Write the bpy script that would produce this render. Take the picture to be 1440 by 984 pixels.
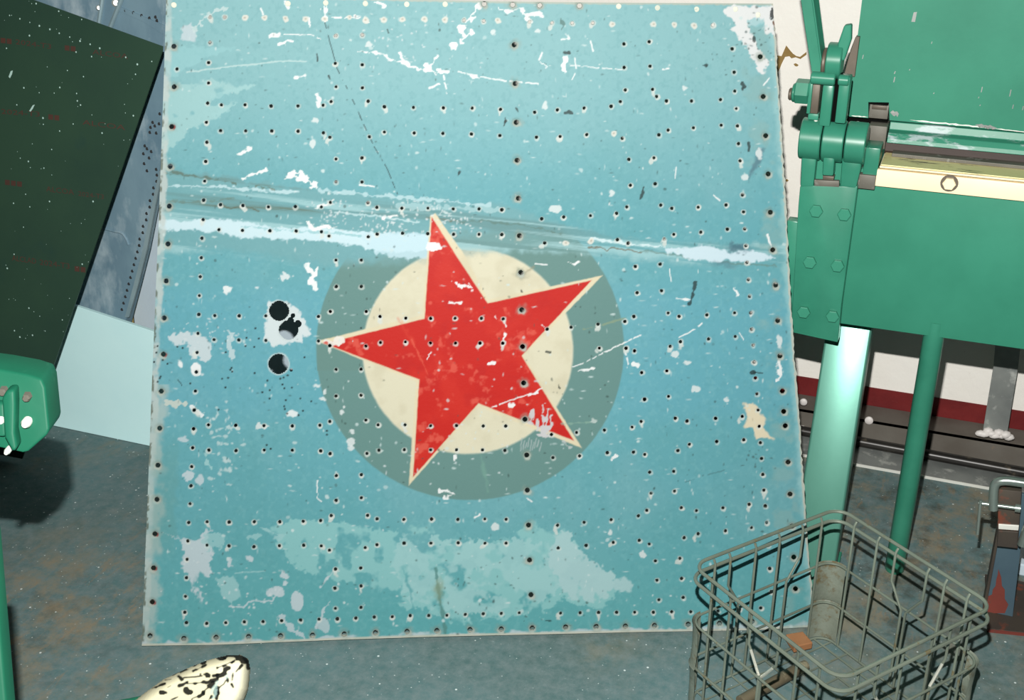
import bpy, bmesh, math, random
import numpy as np
from mathutils import Vector, Matrix

for o in list(bpy.data.objects):
    bpy.data.objects.remove(o)
S = bpy.context.scene
COL = S.collection
R = math.radians

# ------------------------------------------------------------------ camera, world, flash, exposure
FPX, PITCH, YAW, CAMH = 1700.0, R(25.0), R(21.0), 1.6
FWDH = Vector((-math.sin(YAW), math.cos(YAW), 0))
RIGHT = Vector((math.cos(YAW), math.sin(YAW), 0))
FWD = FWDH * math.cos(PITCH) + Vector((0, 0, -math.sin(PITCH)))
UP = FWDH * math.sin(PITCH) + Vector((0, 0, math.cos(PITCH)))
CAM = Vector((0, 0, CAMH))
cd = bpy.data.cameras.new('camera')
cd.sensor_width = 36.0
cd.sensor_fit = 'HORIZONTAL'
cd.lens = FPX / 1440 * 36.0
cd.clip_start = 0.05
cam = bpy.data.objects.new('camera', cd)
COL.objects.link(cam)
cam.matrix_world = Matrix(((RIGHT.x, UP.x, -FWD.x, CAM.x), (RIGHT.y, UP.y, -FWD.y, CAM.y),
                           (RIGHT.z, UP.z, -FWD.z, CAM.z), (0, 0, 0, 1)))
S.camera = cam

w = bpy.data.worlds.new('room_ambient')
S.world = w
w.use_nodes = True
w.node_tree.nodes['Background'].inputs[0].default_value = (0.72, 0.95, 1.0, 1)
w.node_tree.nodes['Background'].inputs[1].default_value = 0.004

ld = bpy.data.lights.new('camera_flash', 'AREA')
ld.shape = 'RECTANGLE'
ld.size = 0.024
ld.size_y = 0.014
ld.energy = 108.0
ld.color = (1.0, 0.985, 0.95)
fl = bpy.data.objects.new('camera_flash', ld)
COL.objects.link(fl)
fl.location = CAM + UP * 0.22 - RIGHT * 0.03 - FWD * 0.02
fl.rotation_euler = cam.matrix_world.to_euler()

S.view_settings.view_transform = 'Standard'
S.view_settings.look = 'None'
S.view_settings.exposure = 0.0
S.view_settings.gamma = 1.0
S.view_settings.use_curve_mapping = False


# ------------------------------------------------------------------ pixel -> point on a real plane
def ray(x, y):
    return RIGHT * ((x - 720) / FPX) - UP * ((y - 492) / FPX) + FWD
def on_floor(x, y, z=0.0):
    d = ray(x, y)
    return CAM + d * ((z - CAMH) / d.z)
def on_y(x, y, Y):
    d = ray(x, y)
    return CAM + d * (Y / d.y)
def on_plane(x, y, p, n):
    d = ray(x, y)
    return CAM + d * ((p - CAM).dot(n) / d.dot(n))
def at_depth(x, y, t):
    return CAM + ray(x, y) * t


# ------------------------------------------------------------------ materials
def lin(c):
    return tuple(((v / 255) / 12.92 if v / 255 <= 0.04045 else ((v / 255 + 0.055) / 1.055) ** 2.4) for v in c)
def rgba(c):
    return lin(c) + (1.0,)

class Nodes:
    def __init__(self, name):
        self.m = bpy.data.materials.new(name)
        self.m.use_nodes = True
        self.t = self.m.node_tree
        self.b = self.t.nodes['Principled BSDF']
        self.tc = None
    def new(self, kind, **kw):
        n = self.t.nodes.new(kind)
        for k, v in kw.items():
            setattr(n, k, v)
        return n
    def link(self, a, b):
        self.t.links.new(a, b)
    def coord(self):
        if not self.tc:
            self.tc = self.new('ShaderNodeTexCoord')
        return self.tc.outputs['Object']
    def mapped(self, scale):
        mp = self.new('ShaderNodeMapping')
        self.link(self.coord(), mp.inputs[0])
        mp.inputs['Scale'].default_value = scale
        return mp.outputs[0]
    def noise(self, scale, detail=5, rough=0.6, vec=None, seed=0.0):
        n = self.new('ShaderNodeTexNoise')
        n.noise_dimensions = '4D'
        n.inputs['W'].default_value = seed
        n.inputs['Scale'].default_value = scale
        n.inputs['Detail'].default_value = detail
        n.inputs['Roughness'].default_value = rough
        self.link(vec if vec is not None else self.coord(), n.inputs['Vector'])
        return n.outputs['Fac']
    def ramp(self, fac, a, b, inv=False):
        r = self.new('ShaderNodeMapRange')
        r.inputs['From Min'].default_value = a
        r.inputs['From Max'].default_value = b
        r.inputs['To Min'].default_value = 1.0 if inv else 0.0
        r.inputs['To Max'].default_value = 0.0 if inv else 1.0
        self.link(fac, r.inputs['Value'])
        return r.outputs['Result']
    def mul(self, a, b):
        n = self.new('ShaderNodeMath', operation='MULTIPLY')
        for i, v in enumerate((a, b)):
            if isinstance(v, (int, float)):
                n.inputs[i].default_value = v
            else:
                self.link(v, n.inputs[i])
        return n.outputs[0]
    def mix(self, fac, a, b):
        n = self.new('ShaderNodeMix', data_type='RGBA')
        self.link(fac, n.inputs['Factor'])
        for s, v in (('A', a), ('B', b)):
            sock = [i for i in n.inputs if i.name == s and i.type == 'RGBA'][0]
            if isinstance(v, tuple):
                sock.default_value = rgba(v)
            else:
                self.link(v, sock)
        return [o for o in n.outputs if o.type == 'RGBA'][0]
    def specks(self, scale, size, keep, seed=0):
        v = self.new('ShaderNodeTexVoronoi')
        v.inputs['Scale'].default_value = scale
        mp = self.new('ShaderNodeMapping')
        self.link(self.coord(), mp.inputs[0])
        mp.inputs['Location'].default_value = (seed, seed * 1.7, seed * 0.3)
        self.link(mp.outputs[0], v.inputs['Vector'])
        near = self.ramp(v.outputs['Distance'], size * 0.7, size, inv=True)
        sp = self.new('ShaderNodeSeparateColor')
        self.link(v.outputs['Color'], sp.inputs[0])
        few = self.ramp(sp.outputs[0], keep, keep + 0.02, inv=True)
        return self.mul(near, few)
    def finish(self, col, rough=0.5, metal=0.0, spec=0.5, bump=None, bump_d=0.002, rough_sock=None):
        if isinstance(col, tuple):
            self.b.inputs['Base Color'].default_value = rgba(col)
        else:
            self.link(col, self.b.inputs['Base Color'])
        self.b.inputs['Roughness'].default_value = rough
        if rough_sock is not None:
            self.link(rough_sock, self.b.inputs['Roughness'])
        self.b.inputs['Metallic'].default_value = metal
        self.b.inputs['Specular IOR Level'].default_value = spec
        if bump is not None:
            bn = self.new('ShaderNodeBump')
            bn.inputs['Distance'].default_value = bump_d
            bn.inputs['Strength'].default_value = 0.6
            self.link(bump, bn.inputs['Height'])
            self.link(bn.outputs[0], self.b.inputs['Normal'])
        return self.m

def worn(name, base, base2, wear=None, wear_scale=18.0, wear_at=(0.66, 0.70), rough=0.5, metal=0.0, spec=0.5,
         scale=6.0, bump=0.0002, speck=None, stretch=None):
    n = Nodes(name)
    v = n.mapped(stretch) if stretch else None
    c = n.mix(n.ramp(n.noise(scale, vec=v), 0.35, 0.65), base, base2)
    if wear:
        c = n.mix(n.ramp(n.noise(wear_scale, 8, 0.65, vec=v, seed=3.1), *wear_at), c, wear)
    if speck:
        c = n.mix(n.specks(60, 0.22, 0.06), c, speck)
    return n.finish(c, rough, metal, spec, n.noise(90, 3, seed=5.0), bump)

M = {}
GREEN, GREEN2 = (55, 130, 106), (49, 121, 98)
M['green'] = worn('green_machine_paint', GREEN, GREEN2, (150, 180, 172), 30, (0.73, 0.755), 0.5, 0, 0.15)
M['green_worn'] = worn('chipped_green_nose_paint', GREEN, GREEN2, (150, 168, 168), 16, (0.56, 0.60), 0.4, 0, 0.3, stretch=(0.35, 1, 1))
M['green_plain'] = worn('green_gloss_paint', GREEN, (44, 114, 92), None, rough=0.3, spec=0.4, bump=0.00003)
M['green_bolt'] = worn('green_bolt_paint', (57, 132, 108), (52, 126, 102), None, rough=0.4, spec=0.3)
M['green_leg'] = worn('green_polished_leg', (98, 160, 142), (86, 148, 130), (176, 208, 200), 9, (0.62, 0.74), 0.36, 0.45, 0.9,
                      bump=0.00006, stretch=(1, 1, 0.4))
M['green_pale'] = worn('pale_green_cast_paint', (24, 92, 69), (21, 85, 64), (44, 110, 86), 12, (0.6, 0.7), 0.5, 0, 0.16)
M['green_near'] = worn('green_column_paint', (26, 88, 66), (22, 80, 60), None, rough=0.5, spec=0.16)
M['steel_gray'] = worn('bare_grey_steel', (108, 105, 96), (88, 84, 76), (134, 134, 128), 30, (0.58, 0.64), 0.55, 0.15)
M['brown_steel'] = worn('brown_oiled_steel', (84, 76, 66), (104, 94, 82), None, rough=0.5, metal=0.3)
M['cream'] = worn('cream_bar_paint', (248, 232, 196), (243, 224, 184), (214, 188, 144), 14, (0.66, 0.72), 0.45, stretch=(0.6, 1, 1))
M['olive'] = worn('worn_bed_steel', (226, 216, 156), (198, 188, 134), (96, 86, 64), 55, (0.56, 0.64), 0.42, 0.1, stretch=(0.25, 1, 1))
M['blade'] = worn('dark_folding_blade_steel', (44, 34, 30), (58, 46, 40), (96, 74, 60), 22, (0.6, 0.68), 0.5, 0.1, 0.2, stretch=(0.25, 1, 1))
M['channel'] = worn('dirty_grey_brown_channel', (112, 108, 100), (94, 88, 80), (132, 112, 90), 16, (0.6, 0.68), 0.6)
M['black'] = worn('black_pin_and_gap_shade', (7, 7, 6), (10, 9, 8), rough=0.8, spec=0.05)  # flat black for the pin and for shade put into gaps
M['chrome'] = worn('chromed_steel', (170, 182, 174), (140, 152, 146), (92, 96, 88), 40, (0.64, 0.7), 0.28, 0.75)
M['bright'] = worn('bright_metal_and_glint', (235, 235, 225), (215, 215, 208), rough=0.35, metal=0.2)
M['rust_steel'] = worn('rusty_dark_steel', (74, 66, 56), (58, 52, 48), (116, 62, 44), 22, (0.56, 0.64), 0.6, 0.2)
M['blue_steel'] = worn('blue_grey_painted_steel', (70, 92, 102), (60, 80, 92), (104, 58, 46), 14, (0.66, 0.69), 0.5)
M['red_oxide'] = worn('red_oxide_paint', (118, 54, 44), (104, 46, 38), (84, 60, 50), 30, (0.6, 0.66), 0.6)
M['dark_rod'] = worn('blackened_rod', (44, 42, 38), (34, 32, 30), (84, 76, 64), 20, (0.6, 0.68), 0.35, 0.2)
M['galv'] = worn('galvanised_strip', (142, 146, 142), (112, 116, 114), (182, 184, 178), 20, (0.54, 0.66), 0.5, 0.15)
M['wire'] = worn('dull_zinc_wire', (126, 136, 122), (104, 112, 100), (118, 108, 80), 45, (0.58, 0.66), 0.38, 0.25)
M['wire_glint'] = worn('wire_glint_paint', (214, 214, 200), (180, 182, 170), rough=0.35, metal=0.4)
M['corner_tin'] = worn('pressed_zinc_corner', (140, 148, 134), (100, 106, 94), (104, 92, 64), 34, (0.52, 0.64), 0.42, 0.1, bump=0.002)
M['white_plastic'] = worn('white_tube_paint', (232, 226, 222), (214, 208, 204), rough=0.5)
M['white_board'] = worn('white_board_paint', (216, 254, 255), (210, 250, 252), rough=0.55)
M['grey_board'] = worn('pale_grey_board', (196, 212, 222), (188, 204, 214), rough=0.6)
M['ochre'] = worn('ochre_wood', (168, 146, 84), (150, 128, 72), rough=0.7)
M['alu'] = worn('oxidised_aluminium_skin', (126, 156, 170), (98, 128, 146), (176, 196, 204), 9, (0.50, 0.66), 0.5, 0.1, stretch=(1, 1, 0.5))
M['alu_edge'] = worn('aluminium_edge_angle', (160, 184, 190), (136, 162, 170), rough=0.45, metal=0.3)
M['hole'] = worn('dark_rivet_hole', (16, 20, 22), (22, 26, 28), rough=0.8)
M['film'] = worn('dark_protective_film', (50, 76, 60), (42, 66, 56), (36, 64, 64), 3, (0.55, 0.75), 0.46, 0, 0.4, scale=2.0)
M['print'] = worn('red_stamped_ink', (84, 54, 44), (74, 54, 46), rough=0.6)
M['speck'] = worn('white_dust_speck', (190, 220, 210), (170, 204, 196), rough=0.7)
M['wood_orange'] = worn('orange_brown_wood', (158, 110, 72), (128, 84, 54), rough=0.7)
M['brown_rag'] = worn('dirty_brown_metal_tube', (112, 104, 84), (90, 80, 62), (146, 140, 116), 30, (0.56, 0.64), 0.55, 0.2)

# ------------------------------------------------------------------ mesh helpers
def org(o):
    return o.get('_org') and Vector(o['_org']) or Vector((0, 0, 0))

class MB:
    def __init__(self):
        self.v, self.f = [], []
    def prism(self, pts, ext):
        """closed polygon of points, extruded by the vector ext"""
        ext = Vector(ext)
        n, k = len(pts), len(self.v)
        self.v += [Vector(p) for p in pts] + [Vector(p) + ext for p in pts]
        self.f.append(list(range(k, k + n)))
        self.f.append([k + n + i for i in reversed(range(n))])
        for i in range(n):
            j = (i + 1) % n
            self.f.append([k + j, k + i, k + n + i, k + n + j])
        return self
    def box(self, x0, x1, y0, y1, z0, z1):
        return self.prism([(x0, y0, z0), (x1, y0, z0), (x1, y0, z1), (x0, y0, z1)], (0, y1 - y0, 0))
    def tube(self, pts, r, n=6, closed=False, caps=True, a0=0.0):
        pts = [Vector(p) for p in pts]
        k, N = len(self.v), len(pts)
        prev = None
        for i, p in enumerate(pts):
            a = pts[i - 1] if (i > 0 or closed) else p
            b = pts[(i + 1) % N] if (i < N - 1 or closed) else p
            t = (b - a).normalized()
            if prev is None:
                prev = t.cross(Vector((0, 0, 1)))
                if prev.length < 0.1:
                    prev = t.cross(Vector((1, 0, 0)))
            u = (prev - t * prev.dot(t)).normalized()
            prev = u
            v = t.cross(u)
            rr = r[i] if isinstance(r, (list, tuple)) else r
            for q in range(n):
                a_ = 2 * math.pi * q / n + a0
                self.v.append(p + (u * math.cos(a_) + v * math.sin(a_)) * rr)
        for i in range(N if closed else N - 1):
            j = (i + 1) % N
            for q in range(n):
                s = (q + 1) % n
                self.f.append([k + i * n + q, k + i * n + s, k + j * n + s, k + j * n + q])
        if caps and not closed:
            self.f.append([k + q for q in reversed(range(n))])
            self.f.append([k + (N - 1) * n + q for q in range(n)])
        return self
    def cyl(self, a, b, r, n=20):
        return self.tube([a, b], r, n)
    def hexbolt(self, c, d, r, h, dome=0.0):
        """hexagon head on a thin washer face, axis d"""
        c, d = Vector(c), Vector(d).normalized()
        self.tube([c, c + d * h * 0.85, c + d * h], [r, r, r * 0.86], 6)
        return self
    def build(self, name, mat, parent=None, bevel=0.0, seg=2, smooth=False):
        me = bpy.data.meshes.new(name)
        og = org(parent) if parent else Vector((0, 0, 0))
        me.from_pydata([tuple(p - og) for p in self.v], [], self.f)
        bm = bmesh.new()
        bm.from_mesh(me)
        bmesh.ops.recalc_face_normals(bm, faces=bm.faces)
        if bevel:
            ed = [e for e in bm.edges if len(e.link_faces) == 2 and e.calc_face_angle(0) > 0.5]
            bmesh.ops.bevel(bm, geom=ed, offset=bevel, segments=seg, profile=0.5, affect='EDGES', clamp_overlap=True)
        bm.to_mesh(me)
        bm.free()
        if smooth:
            for p in me.polygons:
                p.use_smooth = True
            if hasattr(me, 'set_sharp_from_angle'):
                me.set_sharp_from_angle(angle=R(40))
        me.materials.append(M[mat] if isinstance(mat, str) else mat)
        o = bpy.data.objects.new(name, me)
        COL.objects.link(o)
        o['_org'] = tuple(og)
        if parent:
            o.parent = parent
        return o

def tag(o, label=None, cat=None, group=None, kind=None):
    for k, v in (('label', label), ('category', cat), ('group', group), ('kind', kind)):
        if v:
            o[k] = v
    return o
def thing(name, loc, label, cat, group=None):
    o = bpy.data.objects.new(name, None)
    o.empty_display_size = 0.1
    COL.objects.link(o)
    o.location = loc
    o['_org'] = tuple(loc)
    return tag(o, label, cat, group)
def chaikin(p, it=2, closed=True):
    p = [Vector(q) for q in p]
    for _ in range(it):
        q = []
        n = len(p)
        for i in range(n if closed else n - 1):
            a, b = p[i], p[(i + 1) % n]
            q += [a.lerp(b, 0.25), a.lerp(b, 0.75)]
        p = q if closed else [p[0]] + q + [p[-1]]
    return p

# ------------------------------------------------------------------ the room
WALL = 3.10
n = Nodes('painted_concrete_floor')
c = n.mix(n.ramp(n.noise(2.2, 6, 0.65), 0.38, 0.62), (86, 118, 120), (78, 102, 100))
c = n.mix(n.ramp(n.noise(38, 4, 0.7, seed=2.0), 0.35, 0.75), c, (116, 130, 130))
def near(px, r):
    v = n.new('ShaderNodeVectorMath', operation='DISTANCE')
    n.link(n.coord(), v.inputs[0])
    v.inputs[1].default_value = on_floor(*px)
    return n.ramp(v.outputs['Value'], r * .25, r, inv=True)
def add(a, b):
    q_ = n.new('ShaderNodeMath', operation='ADD', use_clamp=True)
    n.link(a, q_.inputs[0]); n.link(b, q_.inputs[1])
    return q_.outputs[0]
dirty = add(n.ramp(n.noise(1.7, 3, seed=4.4), 0.50, 0.70), add(near((100, 860), .42), near((1300, 740), .75)))
br = n.mul(n.ramp(n.noise(9, 9, 0.74, seed=7.3), 0.47, 0.62), dirty)
c = n.mix(n.mul(br, 0.85), c, (136, 126, 104))
scr = n.mul(n.ramp(n.noise(26, 8, 0.75, vec=n.mapped((1.0, .35, 1)), seed=9.0), 0.54, 0.62), dirty)
c = n.mix(n.mul(scr, 0.8), c, (134, 122, 100))
dk = n.mul(n.ramp(n.noise(12, 9, 0.74, seed=11.0), 0.50, 0.64), add(n.mul(dirty, 0.5), n.mul(near((1300, 740), .8), 0.8)))
c = n.mix(n.mul(dk, 0.75), c, (66, 68, 60))
c = n.mix(n.mul(n.ramp(n.noise(60, 5, 0.8, seed=21.0), 0.60, 0.66), 0.35), c, (150, 166, 166))
c = n.mix(n.mul(n.specks(48, 0.13, 0.10), 0.9), c, (212, 222, 220))
c = n.mix(n.mul(n.specks(130, 0.20, 0.07, 3.0), 0.8), c, (196, 206, 204))
M['floor'] = n.finish(c, 0.6, 0, 0.2, n.noise(60, 6, seed=1.0), 0.0015)
n = Nodes('rough_white_wall_paint')
c = n.mix(n.ramp(n.noise(3.0, 4), 0.35, 0.65), (244, 241, 234), (238, 233, 224))
c = n.mix(n.ramp(n.noise(26, 8, 0.7, seed=6.0), 0.70, 0.74), c, (176, 164, 146))
M['wall'] = n.finish(c, 0.7, 0, 0.3, n.noise(16, 5, seed=2.0), 0.006)
M['plaster'] = worn('bare_brown_plaster', (150, 124, 70), (132, 104, 54), rough=0.8, bump=0.003)
n = Nodes('dark_red_band_paint')
c = n.mix(n.ramp(n.noise(10, 6), 0.4, 0.65), (116, 34, 34), (98, 26, 28))
c = n.mix(n.ramp(n.noise(40, 6, 0.7, seed=5.5), 0.66, 0.72), c, (150, 92, 84))
M['redband'] = n.finish(c, 0.55, 0, 0.3, n.noise(40, 4), 0.002)

floor = tag(MB().box(-4.2, 3.2, -0.6, WALL + 0.2, -0.12, 0.0).build('floor', 'floor'), kind='structure')
wall = tag(MB().box(-4.2, 3.2, WALL, WALL + 0.2, 0.0, 2.6).build('wall_back', 'wall'), kind='structure')
def poly_y(px, Y):
    return [on_y(x, y, Y) for x, y in px]
pm = MB().prism(poly_y([(1092, 78), (1099, 79), (1105.6, 64), (1111, 71), (1115, 75.6), (1120, 79), (1125, 80), (1134, 73),
                        (1134, 77), (1125.5, 83), (1119, 80.5), (1113, 82), (1110, 79), (1104, 80), (1099, 90), (1096, 98),
                        (1092, 104)], WALL - 0.0015), (0, 0.003, 0))
pm.build('peeled_patch', 'plaster', wall)
MB().prism(poly_y([(1116, 90), (1119, 89), (1123, 91.5), (1121, 93.5), (1118, 93)], WALL - 0.0015), (0, 0.003, 0)).build('peeled_patch', 'plaster', wall)
MB().prism(poly_y([(1104, 253), (1107, 252), (1109, 254), (1106, 256)], WALL - 0.0015), (0, 0.003, 0)).build('peeled_patch', 'plaster', wall)
zb = on_y(1224, 545, WALL - 0.004).z
tag(MB().box(-4.2, 3.2, WALL - 0.004, WALL, 0.0, zb).build('baseboard_back', 'redband'), kind='structure')

# ------------------------------------------------------------------ painted panel with the star
def srgb(c):
    return np.array(lin(c))
rng = np.random.default_rng(7)
LE = [(-6, 234), (0, 233.5), (130, 229.5), (260, 225), (400, 219.5), (520, 214.5), (680, 208.5), (800, 203.5), (905, 199.5), (920, 199)]
RE = [(-6, 1086), (5, 1087), (60, 1091.5), (190, 1099.5), (300, 1106), (430, 1112.5), (500, 1117.5), (600, 1125.5), (690, 1131),
      (760, 1136), (800, 1139.5), (880, 1147)]
TE = [(230, -6), (480, -3), (700, 2), (840, 3.5), (1090, 5)]
BE = [(195, 908), (300, 906.5), (480, 899), (620, 895), (760, 892), (900, 888.5), (1060, 886), (1150, 881)]
def itp(tab, v):
    a = np.array(tab, float)
    return np.interp(v, a[:, 0], a[:, 1])
STEP = 1.3
NV, NU = int(905 / STEP), int(930 / STEP)
V, U = np.meshgrid(np.linspace(0, 1, NV), np.linspace(0, 1, NU), indexing='ij')
PX = np.full_like(U, 600.0) + (U - 0.5) * 900
PY = V * 900
for _ in range(4):
    PX = itp(LE, PY) * (1 - U) + itp(RE, PY) * U
    PY = itp(TE, PX) * (1 - V) + itp(BE, PX) * V
# ragged edges: a little uneven along the cut sheet edge
jag = np.interp(np.arange(NV), np.arange(0, NV, 4), rng.normal(0, 0.7, len(range(0, NV, 4))))
PX[:, -1] += jag; PX[:, -2] += jag * 0.4
PX0, PY0 = PX.copy(), PY.copy()

def vnoise(x, y, scale, seed):
    g = np.random.default_rng(seed).random((256, 256))
    fx, fy = x / scale + 40.3, y / scale + 17.7
    ix, iy = np.floor(fx).astype(int), np.floor(fy).astype(int)
    tx, ty = fx - ix, fy - iy
    tx, ty = tx * tx * (3 - 2 * tx), ty * ty * (3 - 2 * ty)
    a, b = g[iy % 256, ix % 256], g[iy % 256, (ix + 1) % 256]
    c_, d = g[(iy + 1) % 256, ix % 256], g[(iy + 1) % 256, (ix + 1) % 256]
    return (a * (1 - tx) + b * tx) * (1 - ty) + (c_ * (1 - tx) + d * tx) * ty
def fbm(x, y, scale, seed, octv=4, sx=1.0, sy=1.0):
    s, amp, tot = 0, 1.0, 0
    for k in range(octv):
        s = s + amp * vnoise(x * sx, y * sy, scale / 2 ** k, seed + k)
        tot += amp
        amp *= 0.55
    return s / tot
def sstep(a, b, x):
    t = np.clip((x - a) / (b - a), 0, 1)
    return t * t * (3 - 2 * t)

class Paint:
    def __init__(self, X, Y, base, tone=1.0):
        self.X, self.Y, self.tone = X, Y, tone
        self.C = np.empty(X.shape + (3,))
        self.C[:] = srgb(base) * tone
        self.wx = (fbm(X, Y, 14, 11) - 0.5)
        self.wy = (fbm(X, Y, 14, 21) - 0.5)
        self.fx = (fbm(X, Y, 5, 31, 2) - 0.5)
        self.fy = (fbm(X, Y, 5, 41, 2) - 0.5)
    def win(self, x0, y0, x1, y1):
        m = (self.X > x0) & (self.X < x1) & (self.Y > y0) & (self.Y < y1)
        r, c_ = np.where(m.any(1))[0], np.where(m.any(0))[0]
        if len(r) == 0 or len(c_) == 0:
            return None
        return (slice(r[0], r[-1] + 1), slice(c_[0], c_[-1] + 1))
    def warp(self, s, rag):
        return (self.X[s] + self.wx[s] * rag * 2.6 + self.fx[s] * rag * 1.9, self.Y[s] + self.wy[s] * rag * 2.6 + self.fy[s] * rag * 1.9)
    def blend(self, s, m, col, a=1.0):
        m = np.clip(m * a, 0, 1)[..., None]
        self.C[s] = self.C[s] * (1 - m) + srgb(col) * self.tone * m
    def pdist(self, pts, x, y, closed):
        d = np.full(x.shape, 1e9)
        ins = np.zeros(x.shape, bool)
        n_ = len(pts)
        for i in range(n_ if closed else n_ - 1):
            ax, ay = pts[i][:2]
            bx, by = pts[(i + 1) % n_][:2]
            L = (bx - ax) ** 2 + (by - ay) ** 2 + 1e-9
            t = np.clip(((x - ax) * (bx - ax) + (y - ay) * (by - ay)) / L, 0, 1)
            d = np.minimum(d, np.hypot(x - ax - t * (bx - ax), y - ay - t * (by - ay)))
            if closed:
                cr = ((ay > y) != (by > y)) & (x < (bx - ax) * (y - ay) / (by - ay + 1e-12) + ax)
                ins ^= cr
        return np.where(ins, -d, d) if closed else d
    def poly(self, pts, col, a=1.0, rag=0.0, soft=0.9, hole=None):
        xs, ys = [p[0] for p in pts], [p[1] for p in pts]
        s = self.win(min(xs) - rag * 2 - 6, min(ys) - rag * 2 - 6, max(xs) + rag * 2 + 6, max(ys) + rag * 2 + 6)
        if s is None: return
        x, y = self.warp(s, rag)
        m = sstep(soft, -soft, self.pdist(pts, x, y, True))
        if hole is not None:
            m = m * hole[s]
        self.blend(s, m, col, a)
    def ell(self, cx, cy, rx, ry, col, a=1.0, rag=0.0, soft=0.9):
        s = self.win(cx - rx - rag * 2 - 4, cy - ry - rag * 2 - 4, cx + rx + rag * 2 + 4, cy + ry + rag * 2 + 4)
        if s is None: return
        x, y = self.warp(s, rag)
        k = np.hypot((x - cx) / rx, (y - cy) / ry)
        e = soft / min(rx, ry)
        self.blend(s, sstep(1 + e, 1 - e, k), col, a)
    def line(self, pts, wd, col, a=1.0, rag=0.6, soft=0.7, dash=0.0):
        xs, ys = [p[0] for p in pts], [p[1] for p in pts]
        pad = wd + rag * 2 + 4
        s = self.win(min(xs) - pad, min(ys) - pad, max(xs) + pad, max(ys) + pad)
        if s is None: return
        x, y = self.warp(s, rag)
        h = wd / 2
        if wd > 2.2 and rag > 0:
            h = h * (0.25 + 1.15 * sstep(.2, .75, vnoise(self.X[s], self.Y[s], 6.0, 93)))
        m = sstep(h + soft, h - soft, self.pdist(pts, x, y, False))
        if dash:
            m = m * sstep(dash - 0.05, dash + 0.05, vnoise(self.X[s], self.Y[s], 4.5, 91))
        self.blend(s, m, col, a)

P = Paint(PX, PY, (102, 170, 180), 0.60)
A = (slice(None), slice(None))
WH, LIL, CREAM, GREY, DARK = (240, 244, 244), (196, 212, 218), (222, 218, 192), (104, 142, 136), (24, 30, 30)
# aged blue paint: cloudy, bluer mid band; paler, greyer top paints in flash falloff
P.blend(A, sstep(0.40, 0.72, fbm(PX, PY, 170, 3)), (118, 175, 183), 0.7)
P.blend(A, sstep(0.45, 0.75, fbm(PX, PY, 90, 5)), (98, 166, 174), 0.6)
P.blend(A, sstep(330, 60, PY), (146, 193, 196), 0.75)
P.blend(A, sstep(380, 430, PY) * sstep(620, 560, PY), (102, 172, 190), 0.5)
P.blend(A, sstep(660, 900, PY), (94, 172, 174), 0.7)
P.blend(A, sstep(0.55, 0.8, fbm(PX, PY, 5, 8, 2)), (150, 206, 208), 0.12)
P.blend(A, sstep(0.55, 0.8, fbm(PX, PY, 5, 18, 2)), (84, 150, 156), 0.18)
# grey disc, cream disc, star
gm_rect = [(446, 474), (540, 474), (540, 521), (446, 521)]
k_ = np.hypot((PX + P.wx - 661) / 216.5, (PY + P.wy - 490) / 213)
ycut = itp([(440, 372), (520, 366), (600, 340), (690, 322), (760, 324), (850, 340)], PX) + P.wy * 20
P.blend(A, sstep(1.006, .994, k_) * sstep(-8, 10, PY - ycut), GREY, 0.93)
P.poly(gm_rect, GREY, 0.93, 0.2)
P.ell(658, 493, 148.5, 145.5, (196, 204, 186), 0.8, 0.3, 1.5)
P.ell(658, 493, 147, 144, CREAM, 1.0, 0.3)
# streaky grey-olive wear band across the panel above the star, a white strap mark inside it
top_b = [(222, 238), (330, 252), (450, 268), (560, 277), (700, 286), (740, 298), (800, 318), (850, 331), (960, 343), (1110, 344)]
bot_b = [(222, 352), (330, 352), (450, 372), (560, 372), (600, 366), (690, 352), (760, 350), (830, 356), (900, 364), (1000, 370), (1110, 372)]
yt, yb = itp(top_b, PX), itp(bot_b, PX)
yy = PY + P.wy * 14 + P.fy * 4
band = sstep(-4, 5, yy - yt) * sstep(8, -8, yy - yb)
st = fbm(PX, PY - itp([(220, 0), (1110, 100)], PX) * .9, 60, 101, 5, 0.18, 4.2)
slope = itp([(220, 0), (1110, 100)], PX)
st2 = fbm(PX, PY - slope * 0.9, 70, 131, 5, 0.16, 3.8)
xfade = 1 - 0.55 * sstep(740, 860, PX)
P.blend(A, band * xfade, (120, 168, 172), 0.55)
P.blend(A, band * xfade * sstep(0.50, 0.68, st2) * (0.45 + 0.55 * sstep(340, 320, PY - slope * .15)), (100, 138, 138), 0.6)
P.blend(A, band * sstep(0.52, 0.64, st), (168, 210, 214), 0.7)
P.blend(A, band * sstep(0.62, 0.70, st2) * sstep(600, 540, PX), (98, 110, 86), 0.6)
P.poly([(222, 308), (262, 313), (290, 307), (330, 309), (380, 320), (430, 320), (500, 325), (560, 330), (601, 330), (603, 352), (560, 356),
        (520, 350), (470, 340), (420, 337), (340, 334), (280, 325), (222, 322)], (206, 232, 240), 0.95, 3.0, 1.6)
P.poly([(500, 330), (603, 328), (603, 362), (570, 366), (530, 354)], (196, 226, 236), 0.8, 4.0, 2.0)
P.line([(340, 319), (420, 325), (505, 332)], 3.5, (150, 200, 206), 0.8, 2.4)
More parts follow.
